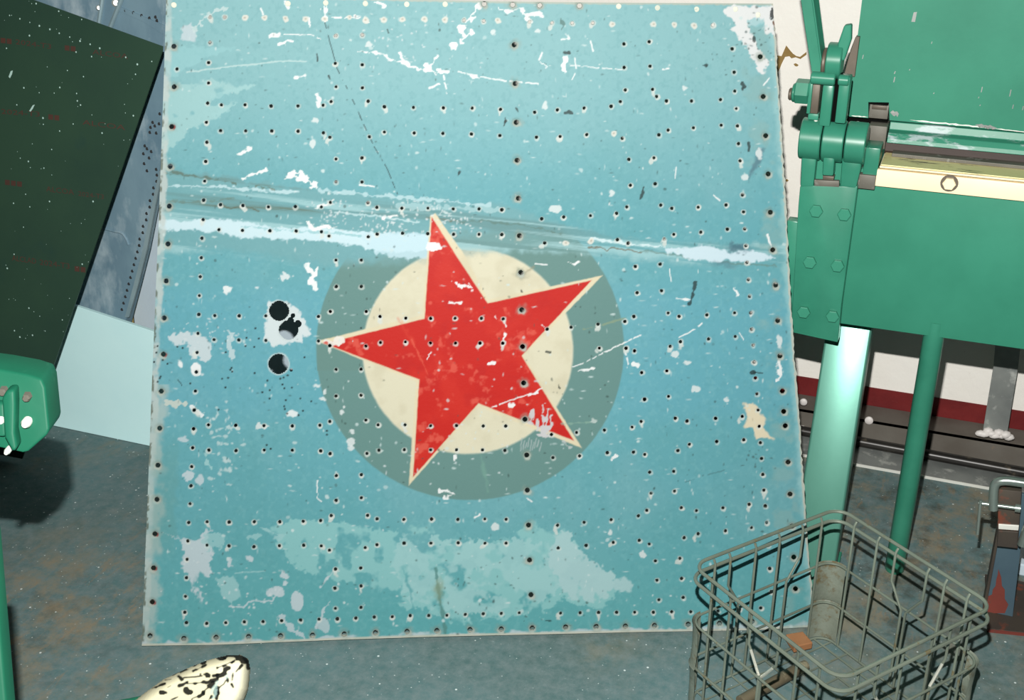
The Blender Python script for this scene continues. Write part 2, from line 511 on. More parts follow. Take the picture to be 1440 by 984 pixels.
for pts, wd, col, a in (
    ([(236, 262), (300, 263), (350, 266), (420, 270)], 4, (196, 226, 232), .8), ([(450, 268), (520, 274), (600, 280), (690, 288)], 5, (190, 222, 228), .75),
    ([(560, 290), (640, 292), (700, 296)], 7, (176, 212, 216), .6), ([(470, 300), (520, 303), (590, 312)], 2, (196, 226, 230), .8),
    ([(232, 242), (270, 247), (330, 258)], 3, (92, 104, 84), .7), ([(310, 286), (325, 293), (350, 291), (364, 296)], 2.2, (96, 104, 84), .8),
    ([(238, 283), (280, 285), (330, 279)], 3, (104, 128, 116), .6), ([(360, 262), (385, 266)], 2.5, (96, 110, 90), .7),
    ([(640, 311), (690, 312), (740, 318), (790, 328)], 2.6, (92, 120, 108), .55), ([(600, 305), (640, 311)], 2, (110, 104, 76), .6),
    ([(826, 347), (846, 349), (853, 353), (862, 349), (900, 354)], 2, (112, 88, 50), .8), ([(830, 336), (880, 342), (935, 347)], 3.2, (210, 234, 238), .95),
    ([(900, 352), (960, 361), (1010, 368), (1090, 373)], 2.2, (104, 132, 122), .6)):
    P.line(pts, wd, col, a, 2.0, 0.9)
P.poly([(935, 349), (965, 350), (985, 346), (1008, 349), (1030, 356), (1056, 351), (1078, 359), (1088, 363), (1060, 368), (1020, 365), (1008, 370),
        (992, 368), (965, 362), (940, 356)], (208, 230, 240), .95, 3.0, 1.6)
P.ell(1038, 349, 14, 6, (64, 100, 118), .75, 5, 4)
P.ell(1018, 372, 16, 4, (84, 122, 134), .6, 4, 3)
P.poly([(1066, 208), (1075, 210), (1070, 226), (1058, 246), (1052, 256), (1056, 238), (1062, 224)], (76, 104, 120), .65, 2, 2.5)
star_c = [(605, 303), (612, 300), (650, 354), (687, 421), (847, 387.5), (737, 500), (818, 629.5), (673, 572), (575, 682), (585, 537),
          (446, 479.5), (594, 443)]
star_r = [(607, 305), (640, 357), (686, 426.5), (832, 394), (733.5, 500), (807, 619.5), (673, 567), (581, 670.5), (589.5, 533.5),
          (456, 483), (597, 448)]
P.poly(star_c, (226, 216, 184), 1.0, 0.4, 1.1)
P.poly(star_r, (202, 34, 25), 1.0, 0.3, 1.0)
s = P.win(440, 295, 850, 690)
x, y = P.X[s], P.Y[s]
inr = sstep(1.0, -1.0, P.pdist(star_r, x, y, True))
P.blend(s, inr * sstep(0.5, 0.75, fbm(x, y, 40, 61)), (214, 50, 36), 0.5)
P.blend(s, inr * sstep(0.55, 0.8, fbm(x, y, 22, 71)), (190, 30, 28), 0.45)
P.blend(s, inr * sstep(0.66, 0.8, fbm(x, y, 16, 75)), (236, 110, 92), 0.5)
P.blend(s, sstep(1.02, 0.98, np.hypot((x - 658) / 147, (y - 493) / 144)) * (1 - inr) * sstep(0.45, 0.75, fbm(x, y, 30, 64)), (206, 200, 172), 0.5)
# lilac-grey worn areas down to the primer
def worn_patch(pts, col=(176, 206, 208), a=.85, rag=5, cut=None, seed=200):
    h = None
    if cut is not None:
        h = sstep(cut + 0.06, cut - 0.06, fbm(PX, PY, 26, seed))
    P.poly(pts, col, a, rag, 1.6, h)
SM = (158, 204, 206)
worn_patch([(370, 742), (430, 730), (500, 738), (545, 745), (604, 728), (612, 754), (650, 764), (720, 752), (745, 735), (800, 752), (832, 788),
            (862, 810), (868, 836), (850, 846), (846, 858), (790, 842), (776, 858), (745, 868), (700, 868), (640, 880), (600, 858), (540, 846),
            (500, 820), (420, 800), (392, 772)], (146, 202, 202), .8, 6, .60)
worn_patch([(560, 752), (640, 760), (720, 760), (800, 772), (790, 830), (720, 860), (640, 864), (580, 846), (548, 800)], (160, 206, 207), .8, 8, .58, 210)
worn_patch([(776, 752), (800, 748), (806, 762), (830, 786), (862, 808), (866, 824), (846, 844), (832, 848), (796, 836), (772, 800)], (172, 208, 210), .9, 5, .64, 220)
worn_patch([(862, 818), (880, 812), (891, 822), (886, 834), (866, 832)], (172, 208, 210), .9, 3)
P.line([(567, 800), (577, 830), (584, 866)], 4, (92, 166, 172), .8, 1.5, 1.6)
P.line([(611, 800), (618, 834), (626, 890)], 4, (88, 140, 136), .85, 1.5, 1.6)
P.ell(618, 830, 7, 14, (140, 158, 128), .6, 4, 4)
worn_patch([(230, 748), (254, 756), (258, 790), (278, 846), (283, 850), (277, 818), (296, 806), (300, 780), (290, 750), (296, 742), (275, 760), (262, 756)], LIL, .9, 5, .66, 230)
worn_patch([(304, 814), (330, 808), (338, 838), (326, 850), (312, 838)], SM, .8, 4, .66, 240)
P.line([(322, 853), (344, 854), (350, 845), (383, 845), (392, 832)], 2.2, LIL, .85, 1.2)
for b in ((388, 833, 11, 7), (400, 808, 6, 5), (400, 820, 4, 3), (418, 846, 10, 13), (323, 790, 4, 6), (352, 786, 6, 4)):
    P.ell(*b, LIL, .9, 3)
P.line([(396, 868), (412, 886), (424, 894)], 6, LIL, .8, 4); P.line([(450, 826), (470, 802)], 2.6, LIL, .85, 1.5)
P.line([(446, 884), (454, 860), (464, 846)], 3, LIL, .8, 2); P.ell(455, 878, 9, 10, LIL, .7, 5)
P.line([(366, 742), (392, 752)], 3, SM, .8, 1.5); P.ell(392, 756, 8, 4, SM, .8, 4); P.ell(358, 757, 8, 5, SM, .7, 5)
P.ell(300, 760, 14, 10, SM, .7, 8); P.line([(330, 806), (372, 803)], 1.6, SM, .8, .8)
# top left: broad pale brush streaks running off the left edge
worn_patch([(232, 76), (252, 66), (330, 66), (300, 78), (262, 96), (238, 110)], (150, 202, 206), .6, 4)
worn_patch([(230, 120), (300, 112), (360, 120), (336, 132), (312, 132), (288, 146), (332, 146), (306, 164), (262, 186), (244, 206), (228, 214)], (166, 208, 208), .7, 5, .66, 250)
worn_patch([(300, 98), (372, 88), (425, 84), (330, 94)], (156, 204, 208), .5, 2.5)
P.line([(262, 102), (330, 93), (400, 86), (430, 86)], 2, (200, 224, 222), .7, 1.0)
P.line([(300, 136), (352, 121)], 6, (160, 206, 208), .5, 3); P.line([(300, 163), (332, 147)], 6, (160, 206, 208), .5, 3)
worn_patch([(256, 36), (268, 32), (276, 46), (274, 60), (262, 58), (252, 54)], LIL, .85, 3)
P.line([(272, 38), (296, 22), (314, 10)], 8, (200, 220, 220), .75, 5)
# edges of the sheet: chipped, creamy left margin; dirty bottom edge
lx = PX - itp(LE, PY)
P.blend(A, sstep(11, 7, lx + P.wx * 7) * (0.5 + 0.5 * sstep(.4, .6, fbm(PX, PY, 18, 301))), (196, 206, 202), .8)
P.blend(A, sstep(26, 14, lx + P.wx * 26 + 12 * (PY < 540) * (PY > 230)) * sstep(500, 560, PY) * sstep(0.3, .55, fbm(PX, PY, 34, 307)), (180, 198, 194), .7)
P.blend(A, sstep(3.4, 2.0, lx + P.fx * 3) * sstep(.45, .6, fbm(PX, PY, 12, 309)), (92, 100, 84), .8)
P.blend(A, sstep(22, 12, np.abs(lx - 24) + P.wx * 18) * sstep(600, 660, PY) * sstep(800, 740, PY), (104, 156, 150), .35)
by = itp(BE, PX) - PY
P.blend(A, sstep(9, 5, by + P.wy * 12 + 4 * vnoise(PX, PY, 40, 17)) * sstep(.35, .5, fbm(PX, PY, 28, 317)), LIL, .85)
P.blend(A, sstep(3.5, 2.2, by), (206, 206, 188), .8)
rx_ = itp(RE, PY) - PX
P.blend(A, sstep(12, 2, rx_ + P.wx * 12), (158, 204, 206), .7)
P.blend(A, sstep(3.4, 1.8, rx_ + P.fx * 3), (198, 196, 180), .8)
P.blend(A, sstep(26, 12, np.abs(rx_ - 26) + P.wx * 30) * sstep(.5, .66, fbm(PX, PY, 30, 321)), (138, 178, 176), .5)
ty_ = PY - itp(TE, PX)
P.blend(A, sstep(3.5, 1.5, ty_ + P.fy * 2), (190, 190, 172), .7)
# chips and scratches in white
for pts, wd in (
    ([(504, 71), (530, 75), (560, 86), (590, 98), (604, 95), (614, 79)], 3.4), ([(590, 98), (612, 101), (630, 101)], 4.2), ([(598, 90), (606, 98), (616, 104)], 6),
    ([(563, 74), (567, 84), (575, 90)], 4), ([(645, 101), (668, 106), (700, 112), (757, 118)], 2.4), ([(664, 107), (676, 110)], 4), ([(624, 106), (628, 132)], 2.6),
    ([(604, 124), (618, 118)], 3), ([(673, 8), (664, 22), (656, 34)], 7), ([(648, 40), (654, 52), (660, 46), (650, 56)], 10), ([(637, 62), (641, 70)], 8),
    ([(700, 10), (714, 17), (730, 12), (740, 22), (756, 20), (764, 24)], 5), ([(732, 14), (742, 28), (748, 32)], 8), ([(796, 80), (792, 100)], 8), ([(802, 92), (840, 95), (875, 98)], 1.6),
    ([(760, 87), (770, 93)], 6), ([(762, 74), (758, 84)], 2.5), ([(809, 82), (810, 96)], 2), ([(804, 112), (808, 104)], 2), ([(790, 56), (800, 54), (796, 48)], 3),
    ([(830, 58), (834, 72)], 2.4), ([(456, 8), (458, 26)], 9), ([(466, 24), (480, 25)], 3), ([(486, 25), (506, 25)], 7), ([(512, 27), (518, 30)], 6), ([(528, 4), (540, 8)], 5),
    ([(400, 48), (440, 49), (450, 55)], 1.8), ([(380, 50), (392, 49)], 5), ([(390, 61), (410, 58)], 3.2), ([(416, 108), (428, 107)], 5), ([(434, 24), (436, 40)], 3.4),
    ([(366, 12), (370, 20)], 2.6), ([(400, 4), (406, 10)], 4), ([(448, 132), (450, 148)], 5), ([(336, 215), (352, 210)], 5), ([(340, 250), (372, 238)], 4),
    ([(506, 260), (526, 262)], 2.6), ([(400, 252), (420, 242), (430, 254), (442, 262)], 8), ([(404, 248), (424, 250)], 10), ([(430, 312), (440, 322), (462, 318), (470, 322)], 5),
    ([(448, 290), (470, 284)], 5), ([(540, 306), (556, 302)], 6), ([(434, 376), (440, 388), (444, 402)], 9), ([(446, 376), (438, 398)], 8),
    ([(900, 471), (880, 481), (846, 497)], 2.4), ([(846, 497), (826, 508), (806, 516)], 1.6), ([(762, 546), (735, 557), (690, 573)], 1.8), ([(814, 521), (834, 518)], 4),
    ([(742, 557), (756, 549)], 3.4), ([(716, 570), (722, 570)], 5), ([(955, 474), (972, 466), (987, 455)], 2.2), ([(748, 371), (770, 372)], 2.4), ([(799, 368), (808, 372), (814, 368)], 3),
    ([(632, 424), (648, 425)], 4), ([(646, 400), (664, 404), (658, 398)], 6), ([(686, 511), (696, 510)], 4), ([(601, 506), (605, 496)], 4), ([(712, 471), (708, 482)], 4),
    ([(694, 445), (696, 447)], 4), ([(708, 452), (712, 460)], 2), ([(604, 344), (618, 344), (616, 350), (604, 350)], 6), ([(604, 342), (618, 348)], 8), ([(763, 457), (768, 464)], 3),
    ([(447, 676), (446, 700), (452, 705)], 2), ([(1082, 110), (1074, 120)], 2), ([(932, 98), (940, 97)], 2.6), ([(949, 250), (951, 234)], 1.6), ([(1004, 275), (1012, 282)], 2.2),
    ([(942, 378), (943, 396)], 1.6), ([(1033, 404), (1036, 414)], 4), ([(950, 420), (970, 421)], 3), ([(1080, 330), (1086, 350)], 3), ([(618, 690), (632, 690), (638, 697), (626, 700)], 6),
    ([(1095, 508), (1098, 524), (1096, 535)], 8), ([(1040, 468), (1047, 480)], 1.6), ([(880, 496), (884, 512)], 2.4), ([(892, 511), (897, 514)], 5),
    ([(860, 646), (866, 641)], 5), ([(640, 640), (641, 646)], 4), ([(740, 700), (748, 706)], 3), ([(668, 728), (674, 724)], 3)):
    P.line(pts, wd * (.9 if wd > 3 else .8), WH, .95, 2.4 if wd > 3 else .9, .7, 0.28 if wd < 3 else 0.0)
# the hand-shaped scrape on the lower right arm of the star
for x0, y0, x1, y1, wd in ((749, 577, 746, 594, 6), (756, 592, 756, 602, 4), (762, 584, 765, 610, 6), (771, 575, 767, 606, 6), (776, 584, 774, 600, 7), (763, 570, 763, 580, 2),
                           (758, 612, 776, 612, 5), (770, 604, 774, 614, 6)):
    P.line([(x0, y0), (x1, y1)], wd, (206, 206, 208), .95, 1.6)
for k in range(9):
    P.line([(734 + k * 3.4, 616 + (k % 3) * 3), (732 + k * 3.4, 634 - (k % 4) * 2)], 1.5, (170, 186, 186), .8, .8)
P.line([(792, 620), (802, 628)], 4, (190, 200, 200), .8, 2)
# left star tip chip, pale smears round the cut holes
P.ell(476, 478, 8, 7, (236, 232, 224), .95, 3); P.line([(458, 481), (476, 484)], 5, (234, 230, 222), .95, 1.5); P.ell(458, 482, 3, 2, (208, 60, 40), .9, 1)
worn_patch([(380, 424), (396, 420), (418, 432), (428, 452), (440, 468), (434, 474), (424, 470), (428, 484), (402, 482), (386, 486), (372, 474), (372, 454)], (214, 226, 228), .95, 3.5)
worn_patch([(236, 470), (262, 466), (286, 474), (298, 484), (296, 502), (270, 508), (264, 488), (240, 482)], (204, 218, 222), .9, 5)
P.line([(323, 470), (326, 504)], 8, (196, 216, 220), .8, 4); P.ell(254, 512, 3, 5, WH, .9, 1.5); P.ell(275, 520, 8, 9, WH, .95, 2)
P.ell(321, 408, 7, 6, WH, .85, 3); P.ell(402, 389, 6, 4, WH, .7, 4); P.ell(362, 404, 3, 2, WH, .6, 2)
P.line([(236, 566), (258, 568)], 8, (204, 212, 202), .85, 3); P.line([(270, 573), (282, 584)], 5, WH, .85, 2)
P.ell(258, 617, 7, 4, LIL, .8, 3); P.line([(362, 598), (376, 600)], 7, (214, 224, 224), .9, 3); P.ell(411, 582, 7, 5, WH, .8, 2.5)
P.ell(265, 668, 8, 6, LIL, .9, 4); P.ell(282, 675, 5, 8, LIL, .85, 2); P.line([(289, 636), (292, 652), (298, 658)], 5, SM, .9, 2.5)
for q in range(44):
    P.ell(318 + rng.normal(0, 12), 600 + rng.normal(0, 16) + (q % 2) * 48, 1 + rng.random() * 2.6, 1 + rng.random() * 2.4, (186, 212, 214), .8, 2)
worn_patch([(1046, 568), (1058, 566), (1066, 572), (1070, 582), (1078, 588), (1074, 600), (1082, 612), (1088, 616), (1064, 617), (1058, 602), (1046, 600), (1052, 586)], (226, 216, 188), 1.0, 2)
# top right corner: large chipped white area
worn_patch([(1018, 8), (1088, 8), (1090, 52), (1076, 48), (1072, 30), (1058, 36), (1052, 34), (1056, 46), (1062, 64), (1072, 74), (1080, 88), (1076, 96), (1074, 106), (1064, 98),
            (1060, 84), (1052, 76), (1050, 64), (1042, 66), (1036, 48), (1026, 42), (1034, 34), (1022, 20)], (230, 232, 232), .95, 3.5)
P.line([(1086, 14), (1085, 24)], 4, DARK, .9, 2); P.line([(1088, 30), (1090, 46)], 2.4, (110, 70, 44), .9, 1.4); P.ell(1062, 30, 9, 7, (150, 200, 205), .8, 4)
for b in ((1068, 216, 4, 8), (1048, 249, 5, 4), (860, 271, 5, 4), (857, 286, 2, 2), (781, 294, 8, 6), (766, 149, 4, 5), (693, 46, 4, 4), (756, 44, 4, 3), (518, 62, 5, 4), (444, 170, 5, 4),
          (440, 202, 4, 6), (1003, 34, 2, 3), (964, 123, 4, 3), (949, 498, 6, 5), (967, 509, 5, 3), (978, 547, 7, 5), (1023, 562, 4, 3), (904, 780, 5, 5), (696, 742, 6, 5), (857, 748, 3, 4),
          (1055, 442, 3, 3), (1096, 480, 4, 10), (494, 606, 4, 3), (493, 622, 5, 6), (494, 629, 4, 3), (454, 560, 4, 3), (446, 542, 5, 2.4), (458, 550, 3, 4), (481, 578, 3, 3), (484, 572, 2, 2)):
    P.ell(*b, (220, 230, 230), .85, 2.2)
# sprinkled flecks and dark pits
K = 1500
fxp, fyp = 225 + rng.random(K) * 890, 5 + rng.random(K) * 890
for x_, y_ in zip(fxp, fyp):
    if rng.random() < 0.62:
        P.ell(x_, y_, .7 + rng.random() ** 3 * 2.4, .7 + rng.random() ** 3 * 2.0, (206, 226, 226), .4 + .5 * rng.random(), 1)
    else:
        P.ell(x_, y_, .7 + rng.random() ** 3 * 1.6, .7 + rng.random() ** 3 * 1.6, (54, 76, 72), .3 + .5 * rng.random(), .8)
for cx, cy, n_, sp in ((560, 62, 40, 40), (470, 300, 60, 24), (600, 300, 50, 22), (640, 640, 26, 60), (1060, 60, 40, 30), (700, 840, 40, 70), (545, 315, 50, 16),
                       (300, 470, 30, 24), (640, 312, 40, 14), (330, 840, 40, 40), (1070, 640, 14, 16)):
    for _ in range(n_):
        P.ell(cx + rng.normal(0, sp), cy + rng.normal(0, sp * .6), .7 + rng.random() ** 2 * 1.5, .7 + rng.random() ** 2 * 1.2, (214, 226, 228) if cx < 690 else (70, 96, 94), .75, 1)
# dark marks: the dashed pen line, gouges, scuffs
P.line([(457, 32), (464, 60), (474, 96), (492, 132), (512, 176), (526, 206), (544, 236), (556, 266), (560, 276)], 1.3, (38, 62, 66), .9, .3, .5, .42)
for pts, wd in (([(905, 264), (904, 272), (900, 279)], 3), ([(978, 396), (976, 408), (973, 416), (972, 424), (969, 427)], 4), ([(1053, 200), (1053, 212)], 2.6),
                ([(794, 160), (800, 158), (805, 159)], 4.5), ([(793, 74), (799, 75)], 5), ([(708, 176), (711, 170)], 4), ([(711, 166), (710, 172)], 1.6), ([(644, 246), (646, 241)], 3),
                ([(445, 76), (446, 86)], 2.2), ([(462, 106), (464, 110)], 2.4), ([(545, 42), (546, 47)], 2), ([(789, 26), (792, 36), (790, 42)], 6), ([(767, 88), (769, 90)], 3),
                ([(988, 91), (992, 92)], 5), ([(1045, 118), (1047, 122)], 5), ([(1044, 125), (1044, 126)], 3), ([(1060, 52), (1060, 58)], 3), ([(1057, 523), (1062, 523)], 5),
                ([(1060, 523), (1072, 524)], 1.6), ([(250, 534), (254, 538), (256, 542)], 1.4), ([(726, 152), (728, 156)], 2.4), ([(734, 408), (735, 410)], 2.4), ([(786, 540), (786, 544)], 4),
                ([(768, 494), (774, 495)], 2.4), ([(766, 872), (775, 872)], 2.6)):
    P.line(pts, wd, (34, 46, 44) if wd < 5.5 else (92, 128, 124), .85, 1.0)
for pts in ([(988, 669), (1020, 660)], [(963, 678), (976, 674)], [(1018, 698), (1022, 694)]):
    P.line(pts, 1.5, (70, 110, 112), .6, 1.2, .8, .3)
P.line([(560, 448), (572, 470), (580, 480)], 6, (222, 70, 52), .5, 1, 3); P.line([(579, 478), (602, 526)], 2.4, (230, 96, 76), .6, 1)
P.line([(676, 640), (686, 690)], 4, (120, 166, 152), .6, 1, 2); P.line([(820, 463), (856, 454), (880, 447)], 2.4, (140, 160, 130), .7, .6)
P.line([(790, 596), (832, 592)], 2.6, (140, 176, 160), .6, 1); P.ell(834, 591, 4, 3, (196, 210, 206), .8, 2.5)
P.line([(736, 384), (750, 376)], 3, (150, 146, 120), .6, 2, 2); P.ell(733, 384, 12, 7, (170, 168, 146), .5, 5, 4)

# ---- rivet holes, listed row by row (x, y); radius by kind
SMALL = '''295,24 294.8,59.7 293,88 293,116.6 291.7,145 290,172 290.7,200 289,227 287.6,254.6 286,281.6 285.4,308.8 283.8,335 283,362.4 281.6,389 280.3,415.5 279.5,442
278.3,468.8 277,495.6 276,523 274.7,549.7 273.2,576.4 272.2,602.8 270.9,629.5 269.6,655.9 268.6,682.8 267.3,708 265.3,734.6 264,760.5 263,786.5 262,812.4 260.7,838.5 259.7,860.9 262,875.4
311,147.4 344.3,147.4 381,149 418.8,149 454,148 465.5,142.8 517.6,142.3 540.4,150 581.4,151 623.6,151.7 664,152 703.9,153.7 751.9,157.8 783.7,154.5 821.3,152 859.4,149.4 872.3,142.8 923.5,135.7 937.3,142 972.6,142 1013.4,140
309.8,183.7 345.3,184 382,184 419,184.5 454.6,186.7 463.7,193 519.4,192.3 540.4,185.5 582.4,187 622.8,187.5 663,188.5 702.9,190.5 754.4,193 787.7,191.8 825,189.3 874.9,194.4 926.7,189.6 939.6,182.9 975.3,179.7 1014.4,176
471.9,50 471.3,89 472.4,122 472.4,223.6 472.4,255.7 509.5,49 509.2,91 509.5,123.5 509,222 509,256
310,287.7 341.3,289 377.3,291 415.2,290.5 451.8,291 464.5,284.6 517.3,285 529.8,291.5 565,292.8 601.7,292.8 637.3,293.8 673.6,293.8 705.7,295 761.8,307.7 792.8,305.2 830.4,303.2 867.2,300 881.5,291 929.2,288.4 944.7,292.8 981.9,291.3 1021.2,288.2
307.7,323 340.8,324 379.4,324.5 416.2,324.8 451.8,326 462.4,332 517.8,333 530.3,329.3 566,328 601.5,328.6 637.8,329.6 673.6,329.6 705.7,330 766,341.8 868.3,337 883.5,342 934.3,336.2 947.6,329.6 985.7,326.4 1023,322.2
472.4,365.7 508,365.7 472.9,402.8 508,402.8
302,443.7 336.4,444 373.8,444 447.7,445 464.5,438 515,438 534.3,445 570.5,447.5 605.5,447.7 640,447.5 677,447.7 707.7,448.5 769.4,463 803,460 841,455.9 878.7,452 891.4,445 939.6,440 955,444.8 994,442.7 1033,439.7
301,477.5 335.7,478 373.8,478.5 447.7,479.6 463.7,486 514.5,486.7 535,481.6 570,480.8 605.3,482.4 640.6,482.4 675,482.6 707,482.6 842.8,489.5 880.4,489.5 892.4,493.3 942.5,486.9 956.9,480.3 996.4,476.5 1033.9,473
472.4,519.4 507.7,519 472.4,556.8 507.7,555.8
293,597.4 331.4,598 371,598.7 410.9,599 449.7,598 463.7,592.6 514.5,590.6 531.6,597.4 569.5,597.4 605.5,598.7 642,598.5 679.5,599 711.2,599 775.5,610.9 810.8,608 850,604.8 889,600.5 901.7,592.6 949.7,588 966.2,591.8 1006.4,588.2 1043.8,585.4
293.8,632.8 331.9,633.5 371.5,632.8 410.9,633 450.8,634 464.2,637.8 516,637.6 532.8,633 568.5,632.3 605.5,632.5 642,632.3 678.5,632.5 710,633.3 777.6,643.4 815,641 854,636.3 890.9,635.6 906.6,638.9 953.3,633.4 969.4,624.7 1007.9,620.7 1045.9,618.2
472.9,668.8 508,667.6 472.6,703.6 508,700
291.2,733.6 322.2,733.9 357.5,733.6 393.3,733.6 426.4,733 450.8,732 465.8,725 516.8,724.7 530.3,729.5 568,730.3 606.8,729.8 643.9,730.3 681.8,729.8 711.7,730.3 784,738.7 821.5,734.4 859.4,730.6 897.7,725.2 909.6,717.5 958.2,713.7 979.5,717.8 1016.7,714 1053.5,709
291,766.6 322,767.6 357,768.7 392.8,767.4 426.9,766.6 451.8,767.6 463.2,773.5 513.5,770 530,765.9 568.2,763.6 606,763.8 644.4,763.3 682,763.8 711.7,763.8 785,770.4 824.3,766.9 862.4,762.6 899,759.7 913,765 962.2,756 981.9,750.5 1020.3,746.3 1057,741.9
471.9,800 507.2,798.6 471,826.9 507.7,823.8 471.6,855.3 507.7,853.8
290.7,876.4 317.4,875.4 343.5,874.4 369.7,873.9 396,872.6 422.6,871.6 448.7,870.5 474.4,870 500.3,869 526.2,867.5 551.6,867.2 576.8,865.7 603,865.5 628.4,865.5 654.3,864.2 679.5,863.2 704.9,862.7 730.3,861.9 788.5,862.2 815.9,861.7 841.8,861 867.2,861 892.6,861 918.9,861 944.7,860.3 971.5,860.3 1010,859 1040,857 1070,855
315.6,24 652.5,28.5 680.2,29.2 744.8,30.7 776.3,32 804.7,32.3 833.7,32.3 1002.6,35
877.4,61.7 877.7,94.8 879.4,126.5 884.3,224 886.5,260.5 893.4,374.6 896,411.6 913,58.6 914.2,93 917.6,125.6 919.7,222 921.4,258.4 928.4,371.5 930.3,408.7 902.4,523.9 937.7,521.4 906.4,561.5 940.2,557.3 913.6,663.8 947.4,662.6 915.7,693.4 948.5,690.5 921.8,788.7 956.1,785.2 924,815.9 958.6,813.4 926.7,843.4 960.8,840.2
1029.6,68.5 1032.6,101.5 1033.4,128 1035.6,152.6 1037.3,177 1038.7,201.9 1040.8,226 1044.2,274 1045.7,297.9 1047.4,321.8 1049,345.5 1050.6,369 1052.5,393.2 1054,416.7 1055.6,439.7 1057,462.8 1059.2,485.2 1060.7,509 1062.4,531.3 1064.5,553.9 1066.2,576.5 1067.7,599.4 1069.4,622.4 1071,644.6 1072.8,667 1074.2,689.2 1076.4,711.4 1078.3,734.7 1080.5,767 1082.7,799.6 1085,832
248.5,97'''
BIG = '''244,65 244.5,122 241,178 239,234 237.6,290 236,343 233.5,395 230.7,447 229.7,498 226.7,550 224.6,602 222,654 220.8,702 217.8,750.6 215.7,798.6 214,846.4 210.7,894
723,63 724.5,117.4 726,172 727.2,225.4 729,278.8 730.5,331.6 732.3,383.2 733.8,435.8 734.9,487.4 736.4,538.5 738.2,589.6 740.7,639.9 741.5,689.4 743.3,738.4 744.8,787.7 746.8,836.5
1069.4,79.7 1073.6,135.7 1077,190.7 1080.4,244.6 1083.5,298.5 1087,351.4 1091,400.8 1093.7,450.7 1097,500.6 1100.5,549.9 1102.4,578.6 1104.5,598.7 1108.5,649.7 1111.2,694.7 1114,740 1116.5,783.5 1119,828
258.4,897.7 303.7,896.2 349.4,895.2 394.4,894 439.3,893 483.8,891.5 528,889.4 572.3,888 614.4,886.8 661,885.6 704.9,884.8 748.6,883.3 795.6,881.9 838.5,881 879.7,880.6 920.6,879.6 968,878 1012,876.5 1058,874
681,5.5 721,6.5 759,7.5 815,8'''
PALE = '''343.8,25.4 371.7,25 401,26 429.4,26.7 456.6,26.7 492,24.6 514,28 540,27 566,27 596.7,27 624.9,28 699.8,28.2 861.9,34 919.3,34.5 948,35 976.4,36 863,188 796,341.8 831.7,339'''
RIVETS = '''244.5,7 458,4 513.8,5 572,6 626,6 870,9 924.6,11 979.5,13 1034,13 1065.8,21 405,5'''
def pts_of(s_):
    return [tuple(float(q) for q in t.split(',')) for t in s_.split()]
HOLES = [(x, y, 2.1 + 0.25 * rng.normal() * .5) for x, y in pts_of(SMALL)] + [(x, y, 3.3) for x, y in pts_of(BIG)]
CUTS = [(392.6, 436.8, 14.3), (405.8, 463.7, 13.9), (391.8, 511.6, 14.4), (412, 443.5, 3.2), (419, 455, 5.2), (409, 450, 4.5), (409.5, 520, 2.4)]
for x, y, r in HOLES:
    big = r > 2.9
    col = (214, 222, 216) if not big else (176, 186, 176)  # pale chipped rim, shifted down to paint the countersink's lit side
    if PX.min() < x < PX.max():
        if big:
            P.ell(x, y, 8, 7.5, (150, 164, 152), .35, 3, 3)
            P.ell(x + .3, y + 1.2, r + 2.0, r + 1.9, col, .85, 1.2)
            if rng.random() < .28 and x < 262:
                P.ell(x + 2.4, y + .6, 3.4, 3.6, (150, 44, 50), .85, 1)
        else:
            P.ell(x + .3, y + .7, r + 1.9, r + 1.9, col, .45 + .5 * rng.random(), 1.0)
            if rng.random() < .16:
                P.ell(x + rng.normal(0, 2), y + 3 + rng.random() * 3, 2 + rng.random() * 2, 3 + rng.random() * 3, col, .8, 2.4)
        P.ell(x, y, r + .35, r + .35, (40, 44, 42), .9, 0, .6)  # dark edge painted in to deepen the hole's shade
for x, y in pts_of(PALE):
    P.ell(x, y, 4.4, 4, (224, 224, 214), .9, 1.6); P.ell(x, y - .4, 1.6, 1.3, (176, 168, 154), .8, .6)
for x, y, r in CUTS[:3]:
    P.ell(x, y, r + 1.6, r + 1.6, (200, 214, 214), .7, .6)
# bird-shot pits round the cut holes
SHOT = '''495,225 487,235 498,246 442,285 475,280 460,333 622,254 693,295 663,360 704,348 704,394 765,284 783,278 805,266 776,317 787,338 828,334 794,405 786,438 789,453 803,478 865,487 889,462 875,395 936,410 898,167
577,58 572,104 620,108 646,62 627,5 463,138 266,311 195,107 225,115 1022,595 1022,574 85,105 80,140 66,192 113,180 140,202 102,272 97,282 86,302 690,652 712,672 422,456 1210,5'''
for x, y in pts_of(SHOT):
    P.ell(200 + x / 3.936, 460 + y / 3.936, 1.5, 1.4, (26, 34, 34), .95, .3, .6)

